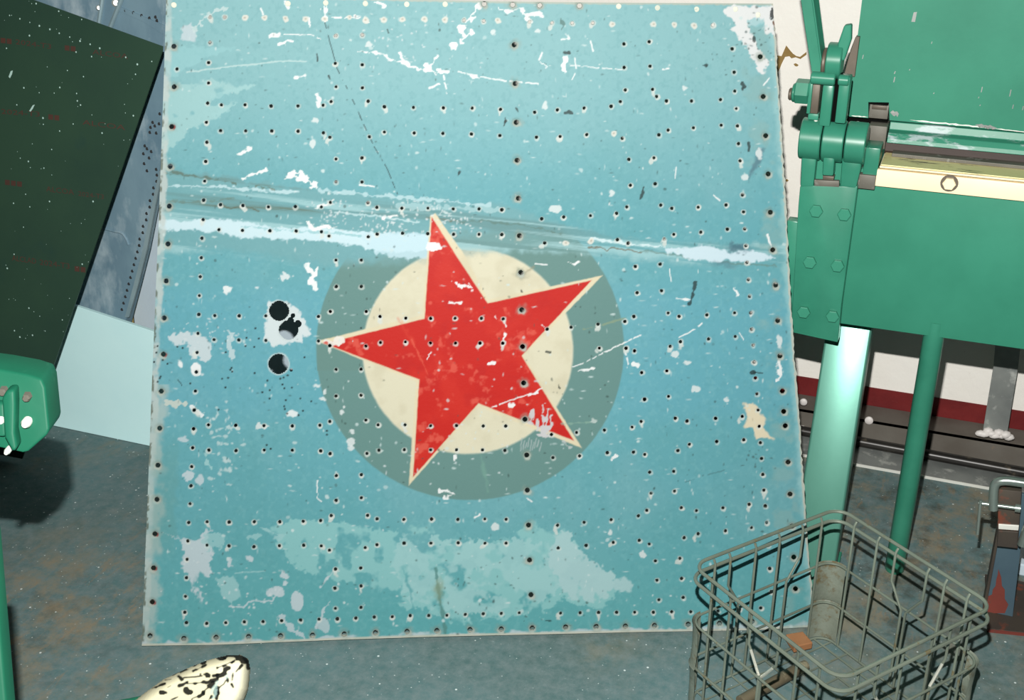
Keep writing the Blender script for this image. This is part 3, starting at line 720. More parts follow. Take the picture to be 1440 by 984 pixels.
# ---- mesh: snap grid points to the rims of the holes, drop the faces inside, sink the countersinks
keep = np.ones((NV - 1, NU - 1), bool)
DZ = 0.0012 * (fbm(PX, PY, 260, 401, 2) - .5) * 3 + 0.0004 * (fbm(PX, PY, 60, 405, 2) - .5)
bandz = np.exp(-((PY - (yt + yb) / 2) / 40) ** 2)
DZ = DZ + bandz * 0.0012
for x, y, r in HOLES + CUTS:
    sl = P.win(x - r - 6, y - r - 6, x + r + 6, y + r + 6)
    if sl is None: continue
    dx, dy = PX[sl] - x, PY[sl] - y
    d = np.hypot(dx, dy) + 1e-9
    if r < 10 and r not in (3.2, 5.2, 4.5, 2.4):
        wd = 2.0 if r < 2.9 else 3.2
        DZ[sl] = DZ[sl] + np.where(d < r + wd, (1 - np.clip((d - r) / wd, 0, 1)) * (0.0009 if r < 2.9 else 0.0016), 0)
    sn = np.abs(d - r) < STEP * 0.62
    for q in CUTS:
        if (x, y, r) in CUTS and q != (x, y, r):
            sn &= np.hypot(PX[sl] - q[0], PY[sl] - q[1]) > q[2] - .01
    PX[sl] = np.where(sn, x + dx / d * r, PX[sl])
    PY[sl] = np.where(sn, y + dy / d * r, PY[sl])
for x, y, r in HOLES + CUTS:
    sl = P.win(x - r - 4, y - r - 4, x + r + 4, y + r + 4)
    if sl is None: continue
    r0, r1, c0, c1 = sl[0].start, min(sl[0].stop, NV) - 1, sl[1].start, min(sl[1].stop, NU) - 1
    cx = (PX[r0:r1, c0:c1] + PX[r0 + 1:r1 + 1, c0:c1] + PX[r0:r1, c0 + 1:c1 + 1] + PX[r0 + 1:r1 + 1, c0 + 1:c1 + 1]) / 4
    cy = (PY[r0:r1, c0:c1] + PY[r0 + 1:r1 + 1, c0:c1] + PY[r0:r1, c0 + 1:c1 + 1] + PY[r0 + 1:r1 + 1, c0 + 1:c1 + 1]) / 4
    keep[r0:r1, c0:c1] &= np.hypot(cx - x, cy - y) > r * .97

# the panel's plane: foot on the floor, leaning back
LEAN = R(13)
BL, BR = on_floor(199, 908, 0.007), on_floor(1150, 881, 0.007)
PD = (BR - BL).normalized()
PERP = Vector((-PD.y, PD.x, 0))
PUP = PERP * math.sin(LEAN) + Vector((0, 0, math.cos(LEAN)))
PN = PD.cross(PUP)                      # towards the camera
if PN.dot(FWD) > 0: PN = -PN
def panel_xyz(px, py, dz):
    Rn, Un, Fn, Cn, Nn, B0 = (np.array(q) for q in (RIGHT, UP, FWD, CAM, PN, BL))
    D = Rn * ((px - 720) / FPX)[..., None] - Un * ((py - 492) / FPX)[..., None] + Fn
    t = ((B0 - Cn) @ Nn) / (D @ Nn)
    return Cn + D * t[..., None] - Nn * dz[..., None]
W = panel_xyz(PX, PY, DZ)
panel = thing('painted_aircraft_panel', (BL + BR) / 2, 'large leaning pale blue riveted panel with a red star on a cream disc', 'panel')
def fast_mesh(name, verts, quads, cols, mat, parent):
    me = bpy.data.meshes.new(name)
    nf = len(quads)
    me.vertices.add(len(verts)); me.loops.add(nf * 4); me.polygons.add(nf)
    me.vertices.foreach_set('co', np.ascontiguousarray(verts - np.array(org(parent)), np.float32).ravel())
    me.loops.foreach_set('vertex_index', np.ascontiguousarray(quads, np.int32).ravel())
    me.polygons.foreach_set('loop_start', np.arange(nf, dtype=np.int32) * 4)
    me.polygons.foreach_set('loop_total', np.full(nf, 4, np.int32))
    me.update(calc_edges=True)
    at = me.attributes.new('paint', 'FLOAT_COLOR', 'POINT')
    at.data.foreach_set('color', np.concatenate([cols, np.ones((len(cols), 1))], 1).astype(np.float32).ravel())
    me.polygons.foreach_set('use_smooth', np.ones(nf, bool))
    me.materials.append(mat)
    o = bpy.data.objects.new(name, me)
    COL.objects.link(o)
    o.parent = parent
    o['_org'] = tuple(org(parent))
    return o
n = Nodes('aged_panel_paint')
at = n.new('ShaderNodeAttribute', attribute_name='paint')
M['panel'] = n.finish(at.outputs['Color'], 0.55, 0, 0.16, n.noise(140, 4), 0.0004)
idx = np.arange(NV * NU).reshape(NV, NU)
Q = np.stack([idx[1:, :-1], idx[1:, 1:], idx[:-1, 1:], idx[:-1, :-1]], -1)[keep]
fast_mesh('front_skin', W.reshape(-1, 3), Q, P.C.reshape(-1, 3), M['panel'], panel)
M['flange'] = worn('chipped_panel_flange', (190, 192, 176), (164, 170, 156), (96, 96, 80), 40, (0.58, 0.66), 0.6)
def flange(pts, depth=0.024):
    m = MB()
    k = len(pts)
    for p in pts:
        m.v += [p, p - PN * depth]
    m.f = [[2 * i, 2 * i + 2, 2 * i + 3, 2 * i + 1] for i in range(k - 1)]
    return m.build('edge_flange', 'flange', panel)
for row in (W[:, 0][::12], W[:, -1][::6], W[0, :][::12], W[-1, :][::12]):
    flange([Vector(p) for p in row])
def pp(x, y, off=0.0):
    return on_plane(x, y, BL + PN * off, PN)
for x, y in pts_of(RIVETS):
    m = MB()
    m.tube([pp(x, y, -.001), pp(x, y, .0008), pp(x, y, .0012)], [0.0052, 0.005, 0.0028], 14)
    m.build('rivet', 'flange', panel, smooth=True)

# ------------------------------------------------------------------ green sheet folding machine, on the right
BEDY = 2.40
NUT = 8
mach = thing('sheet_folding_machine', (0.15, 2.5, 0), 'green sheet metal folding machine with cream front bar standing against the wall', 'machine')
def pbox(name, x0, y0, x1, y1, Y, depth, mat, bevel=0.003, parent=None, seg=2):
    """box whose front face spans these picture limits at the distance Y"""
    xm, ym = (x0 + x1) / 2, (y0 + y1) / 2
    return MB().box(on_y(x0, ym, Y).x, on_y(x1, ym, Y).x, Y, Y + depth, on_y(xm, y1, Y).z, on_y(xm, y0, Y).z).build(
        name, mat, parent or mach, bevel, seg, smooth=True)
XR = 1.25
# front apron
ax0 = on_y(1180, 457, BEDY).x
za0, za1 = on_y(1310, 473, BEDY).z, on_y(1310, 268, BEDY).z
MB().box(ax0 - 0.07, XR, BEDY, BEDY + 0.02, za0, za1 + .03).build('front_apron', 'green', mach, 0.002, smooth=True)
# cream bar with a hex bolt
cy = BEDY - 0.012
cx0 = on_y(1232, 247, cy).x
cz0, cz1 = on_y(1336, 272.5, cy).z, on_y(1336, 248, cy).z
MB().box(cx0, XR, cy, BEDY, cz0, cz1).build('cream_bar', 'cream', mach, 0.0015, smooth=True)
b = on_y(1335, 257.5, cy)
MB().tube([b, b - Vector((0, .001, 0))], .0165, 20).build('bolt_washer', 'brown_steel', mach)
MB().hexbolt(b - Vector((0, .001, 0)), (0, -1, 0), 0.0125, 0.009).build('hex_bolt', 'cream', mach, smooth=False)
# bed: light lip, worn steel top
lz = on_y(1336, 245, cy).z
MB().box(cx0 + .004, XR, cy + .002, BEDY + .12, cz1 + .0025, lz + .002).build('bed_lip', 'cream', mach, 0.001)
MB().box(cx0 + .006, XR, cy + .008, BEDY + .12, lz + .002, lz + .004).build('bed_plate', 'olive', mach, 0.0008)
MB().box(cx0 + .02, XR, BEDY + .058, BEDY + .12, lz + .004, lz + .011).build('bed_strip', 'steel_gray', mach, 0.001)
# folding blade and the nose of the clamping beam (profile in Y,z swept along X)
by_ = BEDY + 0.088
bz0 = on_y(1340, 225.5, by_).z
bz1 = on_y(1340, 208.5, by_).z
bx0 = on_y(1245, 204, by_).x
def sweep(name, prof, x0, x1, mat, bevel=0.0):
    return MB().prism([(x0, y, z) for y, z in prof], (x1 - x0, 0, 0)).build(name, mat, mach, bevel, smooth=False)
sweep('folding_blade', [(by_, bz0), (by_ + .02, bz0 - .002), (by_ + .05, bz1), (by_ + .004, bz1), (by_ - .003, bz0 + .008)], bx0, XR, 'blade', .0008)
nz = on_y(1340, 194, by_ + .01).z
nz2 = on_y(1340, 178, by_ + .03).z
sweep('beam_nose', [(by_ - .004, bz1), (by_ + .07, bz1), (by_ + .07, nz2), (by_ + .026, nz2), (by_ + .022, nz + .003), (by_ + .006, nz), (by_ - .001, bz1 + .008)],
      bx0 + .002, XR, 'green_worn', .0012)
# big beam plate, notched at the left, leaning back slightly
ey = by_ + .024
def lean_y(x, y):
    p = on_plane(x, y, Vector((0, ey, nz2)), Vector((0, math.cos(R(3)), -math.sin(R(3)))))
    return p
outl = [(1192, 163.5), (1221, 166), (1221, 143.5), (1250, 144), (1251, 169), (1300, 173.5)]
o3 = [lean_y(*q) for q in outl]
zt = 1.42
ext = Vector((0, math.sin(R(3)), math.cos(R(3))))
br0 = Vector((XR, ey, nz2))
tr = br0 + ext * ((zt - nz2) / ext.z)
tl = o3[0] + ext * ((zt - o3[0].z) / ext.z)
beam = MB().prism(o3 + [br0, tr, tl], (0, .02, -.003)).build('beam_plate', 'green', mach)
rb = random.Random(12)
def ragged_strip(name, x0, y0, x1, y1, w0, mat, n_=26):
    up_, lo_ = [], []
    for i in range(n_ + 1):
        t = i / n_
        x_, y_ = x0 + (x1 - x0) * t, y0 + (y1 - y0) * t
        e = min(1, 6 * t, 6 * (1 - t))
        up_.append(lean_y(x_, y_ - w0 * e * rb.uniform(.25, 1)))
        lo_.append(lean_y(x_, y_ + w0 * e * rb.uniform(.25, 1)))
    MB().prism(up_ + lo_[::-1], (0, -.0005, 0)).build(name, mat, beam)
ragged_strip('chipped_edge', 1279, 168.5, 1400, 180.5, 1.6, 'bright')
ragged_strip('chipped_edge', 1398, 180.5, 1460, 187.5, 1.0, 'bright', 12)
ragged_strip('chipped_edge', 1197, 162.5, 1221, 164.5, 1.0, 'bright', 8)
ragged_strip('worn_patch', 1371, 175.5, 1402, 180, 3.4, 'galv', 10)
ragged_strip('worn_patch', 1252, 158, 1264, 160, 5, 'galv', 6)
for x_, y_, h_ in ((1257, 112, 4), (1258, 102, 2), (1380, 126, 4), (1376, 137, 1.2), (1378, 148, 1), (1420, 131, 5), (1424, 150, 3), (1438, 152, 3), (1310, 60, 1.6), (1279, 98, 1), (1313, 131, 1), (1213, 80, 3)):
    k = rb.uniform(.5, 1.1)
    MB().prism([lean_y(x_ - k, y_ + h_), lean_y(x_ + k * .6, y_ + h_ * .8), lean_y(x_ + k + h_ * .3, y_ - h_), lean_y(x_ + h_ * .2, y_ - h_)], (0, -.0005, 0)).build('paint_chip', 'galv', beam)
p = lean_y(1285.5, 24)
u, v = Vector((1, 0, 0)), ext
MB().prism([p + u * a + v * c_ for a, c_ in ((-.004, -.009), (.003, -.009), (.004, .010), (-.002, .009))], (0, -.0006, 0)).build('paint_chip', 'galv', beam)
pbox('notch_block', 1222, 147, 1249, 170, ey + .012, .03, 'steel_gray', .001)
pbox('notch_shim', 1226, 148.5, 1247, 154, ey + .008, .004, 'brown_steel', .0005)
pbox('notch_slot_shade', 1188, 167.5, 1248, 178, ey - .003, .02, 'black', 0)  # solid black box in place of the slot's shade
pbox('notch_gap_shade', 1222, 143.5, 1249, 147.5, ey + .010, .02, 'black', 0)  # solid black box in place of the gap's shade
pbox('clamp_block', 1220, 177, 1246, 209, by_ - .012, .05, 'steel_gray', .0015)
pbox('stop_block', 1215, 208, 1236, 247, BEDY - .012, .06, 'green_plain', .0015)
pbox('packing_block', 1205, 246, 1231, 266, BEDY - .018, .03, 'steel_gray', .0015)
MB().cyl(on_y(1206, 171, by_ - .02), on_y(1206, 178, by_ - .02), .003, 10).build('grease_nipple', 'bright', mach, smooth=True)
# beam end plate and parts behind
MB().prism([on_y(*q, ey - .004) for q in ((1186, 108), (1196, 70), (1203, 52), (1209, 52), (1202, 108))], (0, .025, 0)).build('beam_end_plate', 'brown_steel', mach, .001)
# bracket plate with six bolts
KY = BEDY - 0.036
def plate_q(px, Y, d, name, mat, bev=.002):
    return MB().prism([on_y(*q, Y) for q in px], (0, d, 0)).build(name, mat, mach, bev, smooth=True)
plate_q([(1112, 467), (1178, 481.5), (1183, 430), (1206, 262), (1183, 262), (1145, 261), (1125, 262), (1122.5, 290)], KY, .03, 'hinge_bracket', 'green_plain')
plate_q([(1104, 462), (1114, 464), (1123, 312), (1107, 310)], KY + .022, .03, 'bracket_back_plate', 'green_plain')
for x, y in ((1148, 296), (1187.5, 301), (1139, 368), (1178, 373), (1130.5, 438), (1171, 444)):
    MB().hexbolt(on_y(x, y, KY), (0, -1, 0), 0.0135, 0.0075).build('hex_bolt', 'green_bolt', mach)
# three knuckles round one pin, the ears they stand on
kr = 0.0405
kz = on_y(1160, 202, KY - .01).z
kyc = KY + .018
def kx(x):
    return on_y(x, 205, KY - .01).x
for x0, x1, dz in ((1123, 1153.5, 0), (1155.5, 1186, .0), (1188, 1217, .0)):
    m = MB()
    m.tube([(kx(x0), kyc, kz + dz), (kx(x0) + .002, kyc, kz + dz), (kx(x1) - .002, kyc, kz + dz), (kx(x1), kyc, kz + dz)], [kr - .002, kr, kr, kr - .002], 40)
    m.build('hinge_knuckle', 'green_plain', mach, smooth=True)
plate_q([(1127, 217), (1149, 218), (1144, 263), (1125, 263)], KY - .002, .03, 'bracket_ear', 'green_plain', .004)
plate_q([(1184, 222), (1212, 222), (1210, 240), (1204, 265), (1181, 263)], KY - .002, .03, 'bracket_ear', 'green_plain', .004)
plate_q([(1157.5, 219), (1174, 220), (1172, 248), (1156, 247)], KY - .012, .03, 'knuckle_boss', 'green_plain', .004)
plate_q([(1157, 247), (1173, 248.5), (1172, 254), (1157, 253)], KY - .006, .02, 'boss_foot', 'brown_steel', .001)
plate_q([(1145, 253), (1180, 254.5), (1180, 263), (1145, 261.5)], KY - .002, .01, 'slot_sill', 'steel_gray', .001)
MB().box(kx(1124), kx(1216), kyc - .012, kyc + .012, kz - .012, kz + .012).build('hinge_pin', 'black', mach)
pbox('slot_back', 1145, 226, 1184, 262, KY + .02, .01, 'green', 0)
# upper clamp linkage
UY = KY - .012
pbox('clevis_arm', 1137, 117, 1152, 160, UY + .012, .03, 'brown_steel', .002)
pbox('clevis_side', 1136, 116, 1141, 160, UY + .004, .04, 'green_plain', .001)
pbox('link_bar', 1154, 120, 1170, 178, UY + .004, .022, 'green_plain', .003)
pbox('link_plate', 1177, 108, 1192.5, 174, UY, .035, 'green_plain', .003)
pbox('link_backing', 1170, 104, 1180, 172, UY + .02, .02, 'black', 0)
def xcyl(name, x0, x1, y, Y, r, mat, nn=32, a0=0.0):
    zc = on_y((x0 + x1) / 2, y, Y).z
    a, b_ = on_y(x0, y, Y).x, on_y(x1, y, Y).x
    m = MB()
    e = min(.002, r * .2)
    m.tube([(a, Y + r, zc), (a + e, Y + r, zc), (b_ - e, Y + r, zc), (b_, Y + r, zc)], [r - e, r, r, r - e], nn, a0=a0)
    return m.build(name, mat, mach, smooth=True)
xcyl('cross_pin', 1139, 1174, 112, UY - .006, .012, 'green_plain')
xcyl('cross_pin', 1178, 1193.5, 114.5, UY - .006, .0105, 'green_plain')
xcyl('eccentric_cam', 1160, 1182, 90, UY - .004, .034, 'green_plain')
xcyl('cam_washer', 1154, 1160, 92, UY + .004, .028, 'brown_steel')
xcyl('lock_nut', 1116, 1136, 132, UY + .004, .024, 'green_plain', 6, R(NUT))
xcyl('nut_collar', 1112.5, 1117, 133, UY + .010, .018, 'green_plain', 18)
xcyl('stud_end', 1108, 1113, 134, UY + .016, .012, 'brown_steel', 18)
zg = on_y(1142, 164, KY).z
MB().cyl((kx(1142), kyc - .01, kz + kr - .004), (kx(1142), kyc - .01, kz + kr + .007), .004, 10).build('grease_nipple', 'bright', mach, smooth=True)
pbox('oil_cup', 1136, 160, 1151, 169, UY + .012, .02, 'green_bolt', .002)
# operating lever rising to the left, cam finger
la, lb = on_y(1150, 106, UY + .01), on_y(1128, -40, UY + .012)
dl = (lb - la)
m = MB()
sw, sd = Vector((.0105, 0, 0)), Vector((0, .03, 0))
m.prism([la - sw, la + sw * .8, lb + sw, lb - sw], (0, .006, 0))
m.prism([la + sw * .8, la + sw * 1.2 + sd, lb + sw * 1.6 + sd, lb + sw], (.003, 0, 0))
m.prism([la - sw, la + sw * .8, la + sw * .8 + Vector((0, .03, -.004)), la - sw + Vector((0, .03, -.004))], (0, 0, .008))
m.build('operating_lever', 'green_plain', mach, .0008)
m = MB().prism([on_y(*q, UY + .012) for q in ((1178, 62), (1187, 36), (1197.5, 34.5), (1197, 56), (1187, 86), (1178, 84))], (0, .02, 0))
m.build('cam_finger', 'green', mach, .003)
# legs: box section leg and round tube
LPP, LPN = Vector((0, 2.27, 0)), Vector((0, -math.cos(R(20)), math.sin(R(20))))
def legp(x, y):
    return on_plane(x, y, LPP, LPN)
a, b_ = legp(1147, 487), legp(1216, 487)
c_, d = legp(1131, 735), legp(1190, 735)
lx0, lx1 = (a.x + c_.x) / 2, (b_.x + d.x) / 2
lup = Vector((0, math.sin(R(20)), math.cos(R(20))))
def legz(x, z):
    return Vector((x, LPP.y, 0)) + lup * (z / lup.z)
MB().prism([legz(lx0, .012), legz(lx1, .012), legz(lx1, za0 + .05), legz(lx0, za0 + .05)], (0, .09, 0)).build('box_leg', 'green_leg', mach, .005, 3, smooth=True)
MB().box(lx0 - .004, lx1 + .004, LPP.y - .006, LPP.y + .16, 0.0, 0.012).build('leg_foot', 'green', mach, .002)
pf = on_floor(1257.5, 801, 0.0)
MB().tube([(pf.x, pf.y, 0.0), (pf.x, pf.y, .004), (pf.x + .004, pf.y, za0 + .03)], [.019, .021, .021], 28).build('tube_leg', 'green_plain', mach, smooth=True)
MB().box(lx0, XR, BEDY + .021, BEDY + .30, za1 - .02, za1 + .01).build('bed_frame', 'green', mach)

# ------------------------------------------------------------------ stock lying along the foot of the wall
zc_ = on_y(1224, 571, 3.09).z
o = MB().box(-1.1, 1.2, 3.0, WALL - .004, 0.0, .004)
o.box(-1.1, 1.2, 3.0, 3.006, .004, zc_)
o.box(-1.1, 1.2, 3.0, WALL - .006, zc_ - .005, zc_)
chan = tag(o.build('steel_channel', 'channel'), 'long brown steel channel lying on the floor along the foot of the wall', 'channel')
sy0 = on_floor(1300, 672).y
pl_ = MB().box(-.9, 1.2, sy0, 2.992, 0.0, .006).build('metal_strip', 'galv')
tag(pl_, 'flat grey metal strip with a bright front edge lying on the floor by the wall', 'strip')
MB().box(-.9, 1.2, sy0 - .002, sy0, 0.0, .0075).build('edge_glint', 'bright', pl_)  # pale strip paints the front edge catching the flash
ra, rb = on_floor(1215, 622, .0205), on_floor(1440, 664, .0205)
dd = (rb - ra).normalized()
tag(MB().tube([ra - dd * .9, rb + dd * .8], .0135, 16).build('steel_rod', 'dark_rod', smooth=True), 'dark round steel rod lying on the grey strip behind the green tube leg', 'rod')
ss = thing('upright_strap', on_y(1399, 600, 2.99), 'grey flat metal strap standing upright by the wall, white filler at its foot', 'strap')
sz = zc_
q = [on_y(x, y, 2.985) for x, y in ((1382, 606), (1416, 612), (1432, 515), (1440, 440), (1404, 435), (1397, 515))]
MB().prism(q, (0, .006, 0)).build('strap', 'galv', ss, .0008)
rr = random.Random(4)
c0 = on_y(1397, 609, 2.98)
m = MB()
for k in range(9):
    c = c0 + Vector((-.03 + .0085 * k, rr.uniform(-.004, .004), rr.uniform(-.006, .004)))
    q_ = .009 + rr.uniform(-.002, .003)
    m.tube([c - Vector((.012, 0, .004)), c - Vector((.008, 0, .002)), c, c + Vector((.008, 0, 0)), c + Vector((.012, 0, -.002))], [.003, q_ * .8, q_, q_ * .75, .003], 10)
m.build('white_filler', 'white_plastic', ss, smooth=True)
for x, y, r in ((1222, 591, .011), (1128, 603, .010), (1130, 565, .010)):
    p = on_y(x, y, 2.998)
    MB().tube([p + Vector((0, .002, 0)), p - Vector((0, .002, 0)), p - Vector((0, .005, 0))], [r, r, r * .6], 14).build('white_paint_blob', 'white_plastic', chan, smooth=True)

# ------------------------------------------------------------------ steel stand with a screw clamp, bottom right
std = thing('steel_stand', on_floor(1415, 860), 'blue-grey steel upright with red oxide patch on a dark base plate, right of the basket', 'stand')
b0, b1 = on_floor(1388, 888), on_floor(1440, 893.5)
bt = on_floor(1430, 820)
bp = MB().prism([(b0.x, b0.y, 0), (b1.x + .2, b1.y + (b1.y - b0.y) / (b1.x - b0.x) * .2, 0), (b1.x + .2, bt.y, 0), (b0.x - .01, bt.y, 0)], (0, 0, .008)).build('base_plate', 'rust_steel', std, .001)
dx_ = (b1 - b0).normalized()
MB().prism([b0 + Vector((0, -.002, 0)), b1 + dx_ * .2 + Vector((0, -.002, 0)), b1 + dx_ * .2 + Vector((0, 0, 0)), b0], (0, 0, .007)).build('front_edge', 'red_oxide', bp)
PYS = on_floor(1400, 862, .008).y
pz0 = .008
xl, xr2 = on_y(1386, 858, PYS).x, on_y(1426, 858, PYS).x
xl2, xr3 = on_y(1398, 770, PYS).x, on_y(1429, 770, PYS).x
ztop = on_y(1412, 690, PYS).z
MB().prism([(xl, PYS, pz0), (xr2, PYS, pz0), ((xr3), PYS, ztop), (xl2 + .004, PYS, ztop)], (0, .008, 0)).build('upright', 'blue_steel', std, .0008)
MB().prism([(xl - .006, PYS + .002, pz0), (xl, PYS + .002, pz0), (xl2 + .004, PYS + .002, ztop), (xl2 - .001, PYS + .002, ztop)], (0, .05, 0)).build('upright_side', 'rust_steel', std, .0005)
q = [on_y(x, y, PYS - .0008) for x, y in ((1389, 862), (1413, 862), (1418, 850), (1413, 842), (1413, 829), (1409, 824), (1408, 812), (1406, 806), (1404, 800), (1403, 808), (1401, 815), (1400, 824), (1396, 829), (1395, 836), (1390, 838), (1388, 846))]
MB().prism(q, (0, .001, 0)).build('oxide_patch', 'red_oxide', std)
CY2 = PYS - .03
blk = MB().prism([on_y(x, y, CY2) for x, y in ((1404, 688), (1437, 691), (1431, 772), (1402, 768))], (0, .029, 0)).build('clamped_block', 'rust_steel', std, .002, smooth=True)
MB().prism([on_y(x, y, CY2 - .003) for x, y in ((1404, 737), (1433, 739), (1432, 746), (1404, 744))], (0, .004, 0)).build('weld_bead', 'bright', std, .001)
MB().prism([on_y(x, y, CY2 - .006) for x, y in ((1404, 746), (1432, 748), (1430, 771), (1402, 768))], (0, .007, 0)).build('lower_jaw', 'rust_steel', std, .001)
gc = thing('screw_clamp', on_y(1415, 690, CY2), 'small grey steel screw clamp gripping the block on the stand at the right edge', 'clamp')
gy = CY2 - .018
fr = chaikin([on_y(x, y, gy) for x, y in ((1397, 716), (1397, 690), (1400, 678), (1412, 675), (1436, 678), (1456, 682), (1460, 700), (1446, 740), (1437, 766))], 2, False)
MB().tube(fr, .0095, 10).build('clamp_frame', 'chrome', gc, smooth=True)
sa, sb = on_y(1376, 707, gy), on_y(1432, 714.5, gy)
MB().tube([sa, sb], .0042, 12).build('clamp_screw', 'chrome', gc, smooth=True)
MB().tube([sb - (sb - sa).normalized() * .006, sb + (sb - sa).normalized() * .004], .0085, 14).build('swivel_pad', 'chrome', gc, smooth=True)
ha, hb = on_y(1379, 703, gy - .004), on_y(1374.5, 751, gy - .004)
MB().tube([ha, hb], .0034, 10).build('tommy_bar', 'chrome', gc, smooth=True)
wb = on_floor(1428, 812)
tag(MB().box(wb.x, wb.x + .25, wb.y + .012, wb.y + .12, 0.0, .03).build('pale_block', 'grey_board', bevel=.003), 'scuffed pale block on the floor behind the stand at the right edge', 'block')

# ------------------------------------------------------------------ wire basket
zt_ = 0.31
cor = [on_floor(x, y, zt_) for x, y in ((968, 799), (1172, 720), (1399, 848), (1195, 947))]
cen = sum(cor, Vector()) / 4
d1 = ((cor[1] - cor[0]) + (cor[2] - cor[3])).normalized()
d2 = Vector((-d1.y, d1.x, 0))
if d2.dot(cor[3] - cor[0]) < 0: d2 = -d2
HS = 0.183
bk = thing('wire_basket', (cen.x, cen.y, 0), 'square grey wire crate with rounded rim standing in front of the panel corner', 'basket')
def ring(z, hs, cr=0.032, n_=6):
    pts = []
    for sx, sy, a0 in ((1, 1, 0), (-1, 1, 90), (-1, -1, 180), (1, -1, 270)):
        for k in range(n_ + 1):
            a = R(a0 + 90 * k / n_)
            u_ = sx * (hs - cr) + cr * math.cos(a)
            v_ = sy * (hs - cr) + cr * math.sin(a)
            pts.append(Vector((cen.x, cen.y, z)) + d1 * u_ + d2 * v_)
    return pts
WR = 0.0025
MB().tube(ring(zt_, HS + .002), .0035, 8, True).build('rim_wire', 'wire', bk, smooth=True)
MB().tube(ring(zt_ - .026, HS + .006), .0035, 8, True).build('rim_wire', 'wire', bk, smooth=True)
for z in (.188, .093):
    MB().tube(ring(z, HS + .001), WR, 8, True).build('rail_wire', 'wire', bk, smooth=True)
MB().tube(ring(.008, HS - .004), WR, 8, True).build('rail_wire', 'wire', bk, smooth=True)
def bpnt(u_, v_, z):
    return Vector((cen.x, cen.y, z)) + d1 * u_ + d2 * v_
# uprights: hooked over the lower rim; some kinked inwards like a stacking crate
def upright(side, t, kink=None, top=zt_, mat='wire'):
    def q(off, tt, z):
        e = HS - .004 + off
        return {0: bpnt(tt, -e, z), 1: bpnt(e, tt, z), 2: bpnt(tt, e, z), 3: bpnt(-e, tt, z)}[side]
    if kink:
        k = kink
        pts = [q(.004, t, top - .004), q(-.001, t, top - .012), q(-.001, t, .235), q(-.001, t + k * .2, .226), q(-.001, t + k * .8, .196), q(-.001, t + k, .187),
               q(-.001, t + k, .10), q(-.001, t + k, .008)]
    else:
        pts = [q(.004, t, top - .004), q(-.001, t, top - .012), q(-.001, t, .008)]
    uw = MB().tube(pts, WR, 7).build('upright_wire', mat, bk, smooth=True)
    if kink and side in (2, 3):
        MB().tube([pts[3], pts[4], pts[5]], WR * 1.12, 7).build('bend_glint', 'wire_glint', uw, smooth=True)  # pale sleeve paints a highlight on the bend
for side, T in ((0, (-.135, -.098, -.035, .025, .085, .135)), (1, (-.135, -.075, -.03, .045, .085, .135)), (2, (-.135, -.09, -.03, .04, .085, .135)), (3, (-.135, -.085, -.03, .04, .085, .135))):
    for i, t in enumerate(T):
        kink = {1: .03, 4: -.03}.get(i) if side in (0, 2) else {2: .032, 3: -.032}.get(i)
        upright(side, t, kink)
# pressed corner plates, the bottom grid
for sx, sy, a0 in ((1, 1, 0), (-1, 1, 90), (-1, -1, 180), (1, -1, 270)):
    m = MB()
    prof = [(sx * (HS + .002), sy * (HS - .055))] if False else []
    cr, hs = .034, HS + .004
    arc = []
    st_ = {0: (1, 0), 90: (0, 1), 180: (-1, 0), 270: (0, -1)}[a0]
    for k in range(9):
        a = R(a0 + 90 * k / 8)
        arc.append((sx * (hs - cr) + cr * math.cos(a), sy * (hs - cr) + cr * math.sin(a)))
    ta = (arc[0][0] - arc[1][0], arc[0][1] - arc[1][1]); tb = (arc[-1][0] - arc[-2][0], arc[-1][1] - arc[-2][1])
    def nrm(q_): 
        L_ = math.hypot(*q_); return (q_[0] / L_, q_[1] / L_)
    ta, tb = nrm(ta), nrm(tb)
    arc = [(arc[0][0] + ta[0] * .004, arc[0][1] + ta[1] * .004)] + arc + [(arc[-1][0] + tb[0] * .004, arc[-1][1] + tb[1] * .004)]
    zs = [.004, .05, .088, .093, .098, .14, .183, .190]
    bulge = [0, .0005, .002, .0045, .002, .0005, .002, .004]
    ncol = len(arc)
    for z, bl in zip(zs, bulge):
        for u_, v_ in arc:
            L_ = math.hypot(u_, v_)
            m.v.append(bpnt(u_ * (1 + bl / L_), v_ * (1 + bl / L_), z))
    for i in range(len(zs) - 1):
        for j in range(ncol - 1):
            m.f.append([i * ncol + j, i * ncol + j + 1, (i + 1) * ncol + j + 1, (i + 1) * ncol + j])
    m.build('corner_plate', 'corner_tin', bk, smooth=True)
for k in range(8):
    t = -.154 + .044 * k
    MB().tube([bpnt(t, -HS + .002, .007), bpnt(t, HS - .002, .007)], .002, 6).build('floor_wire', 'wire', bk, smooth=True)
    MB().tube([bpnt(-HS + .002, t, .0045), bpnt(HS - .002, t, .0045)], .002, 6).build('floor_wire', 'wire', bk, smooth=True)
# things lying in the basket
p0, p1 = on_floor(1084, 962, .021), on_floor(1122, 941, .021)
tag(MB().tube([p0 - (p1 - p0) * 1.1, p0, p1, p1 + (p1 - p0) * .3], [.011, .012, .012, .010], 12).build('dirty_tube', 'brown_rag', smooth=True),
    'dirty grey-brown tube lying in the bottom of the wire basket', 'tube')
q = [on_floor(x, y, .0095) for x, y in ((1104, 900), (1128, 896), (1142, 912), (1116, 918))]
tag(MB().prism(q, (0, 0, .016)).build('wood_offcut', 'wood_orange', bevel=.002), 'orange-brown wood offcut lying in the back of the wire basket', 'offcut')

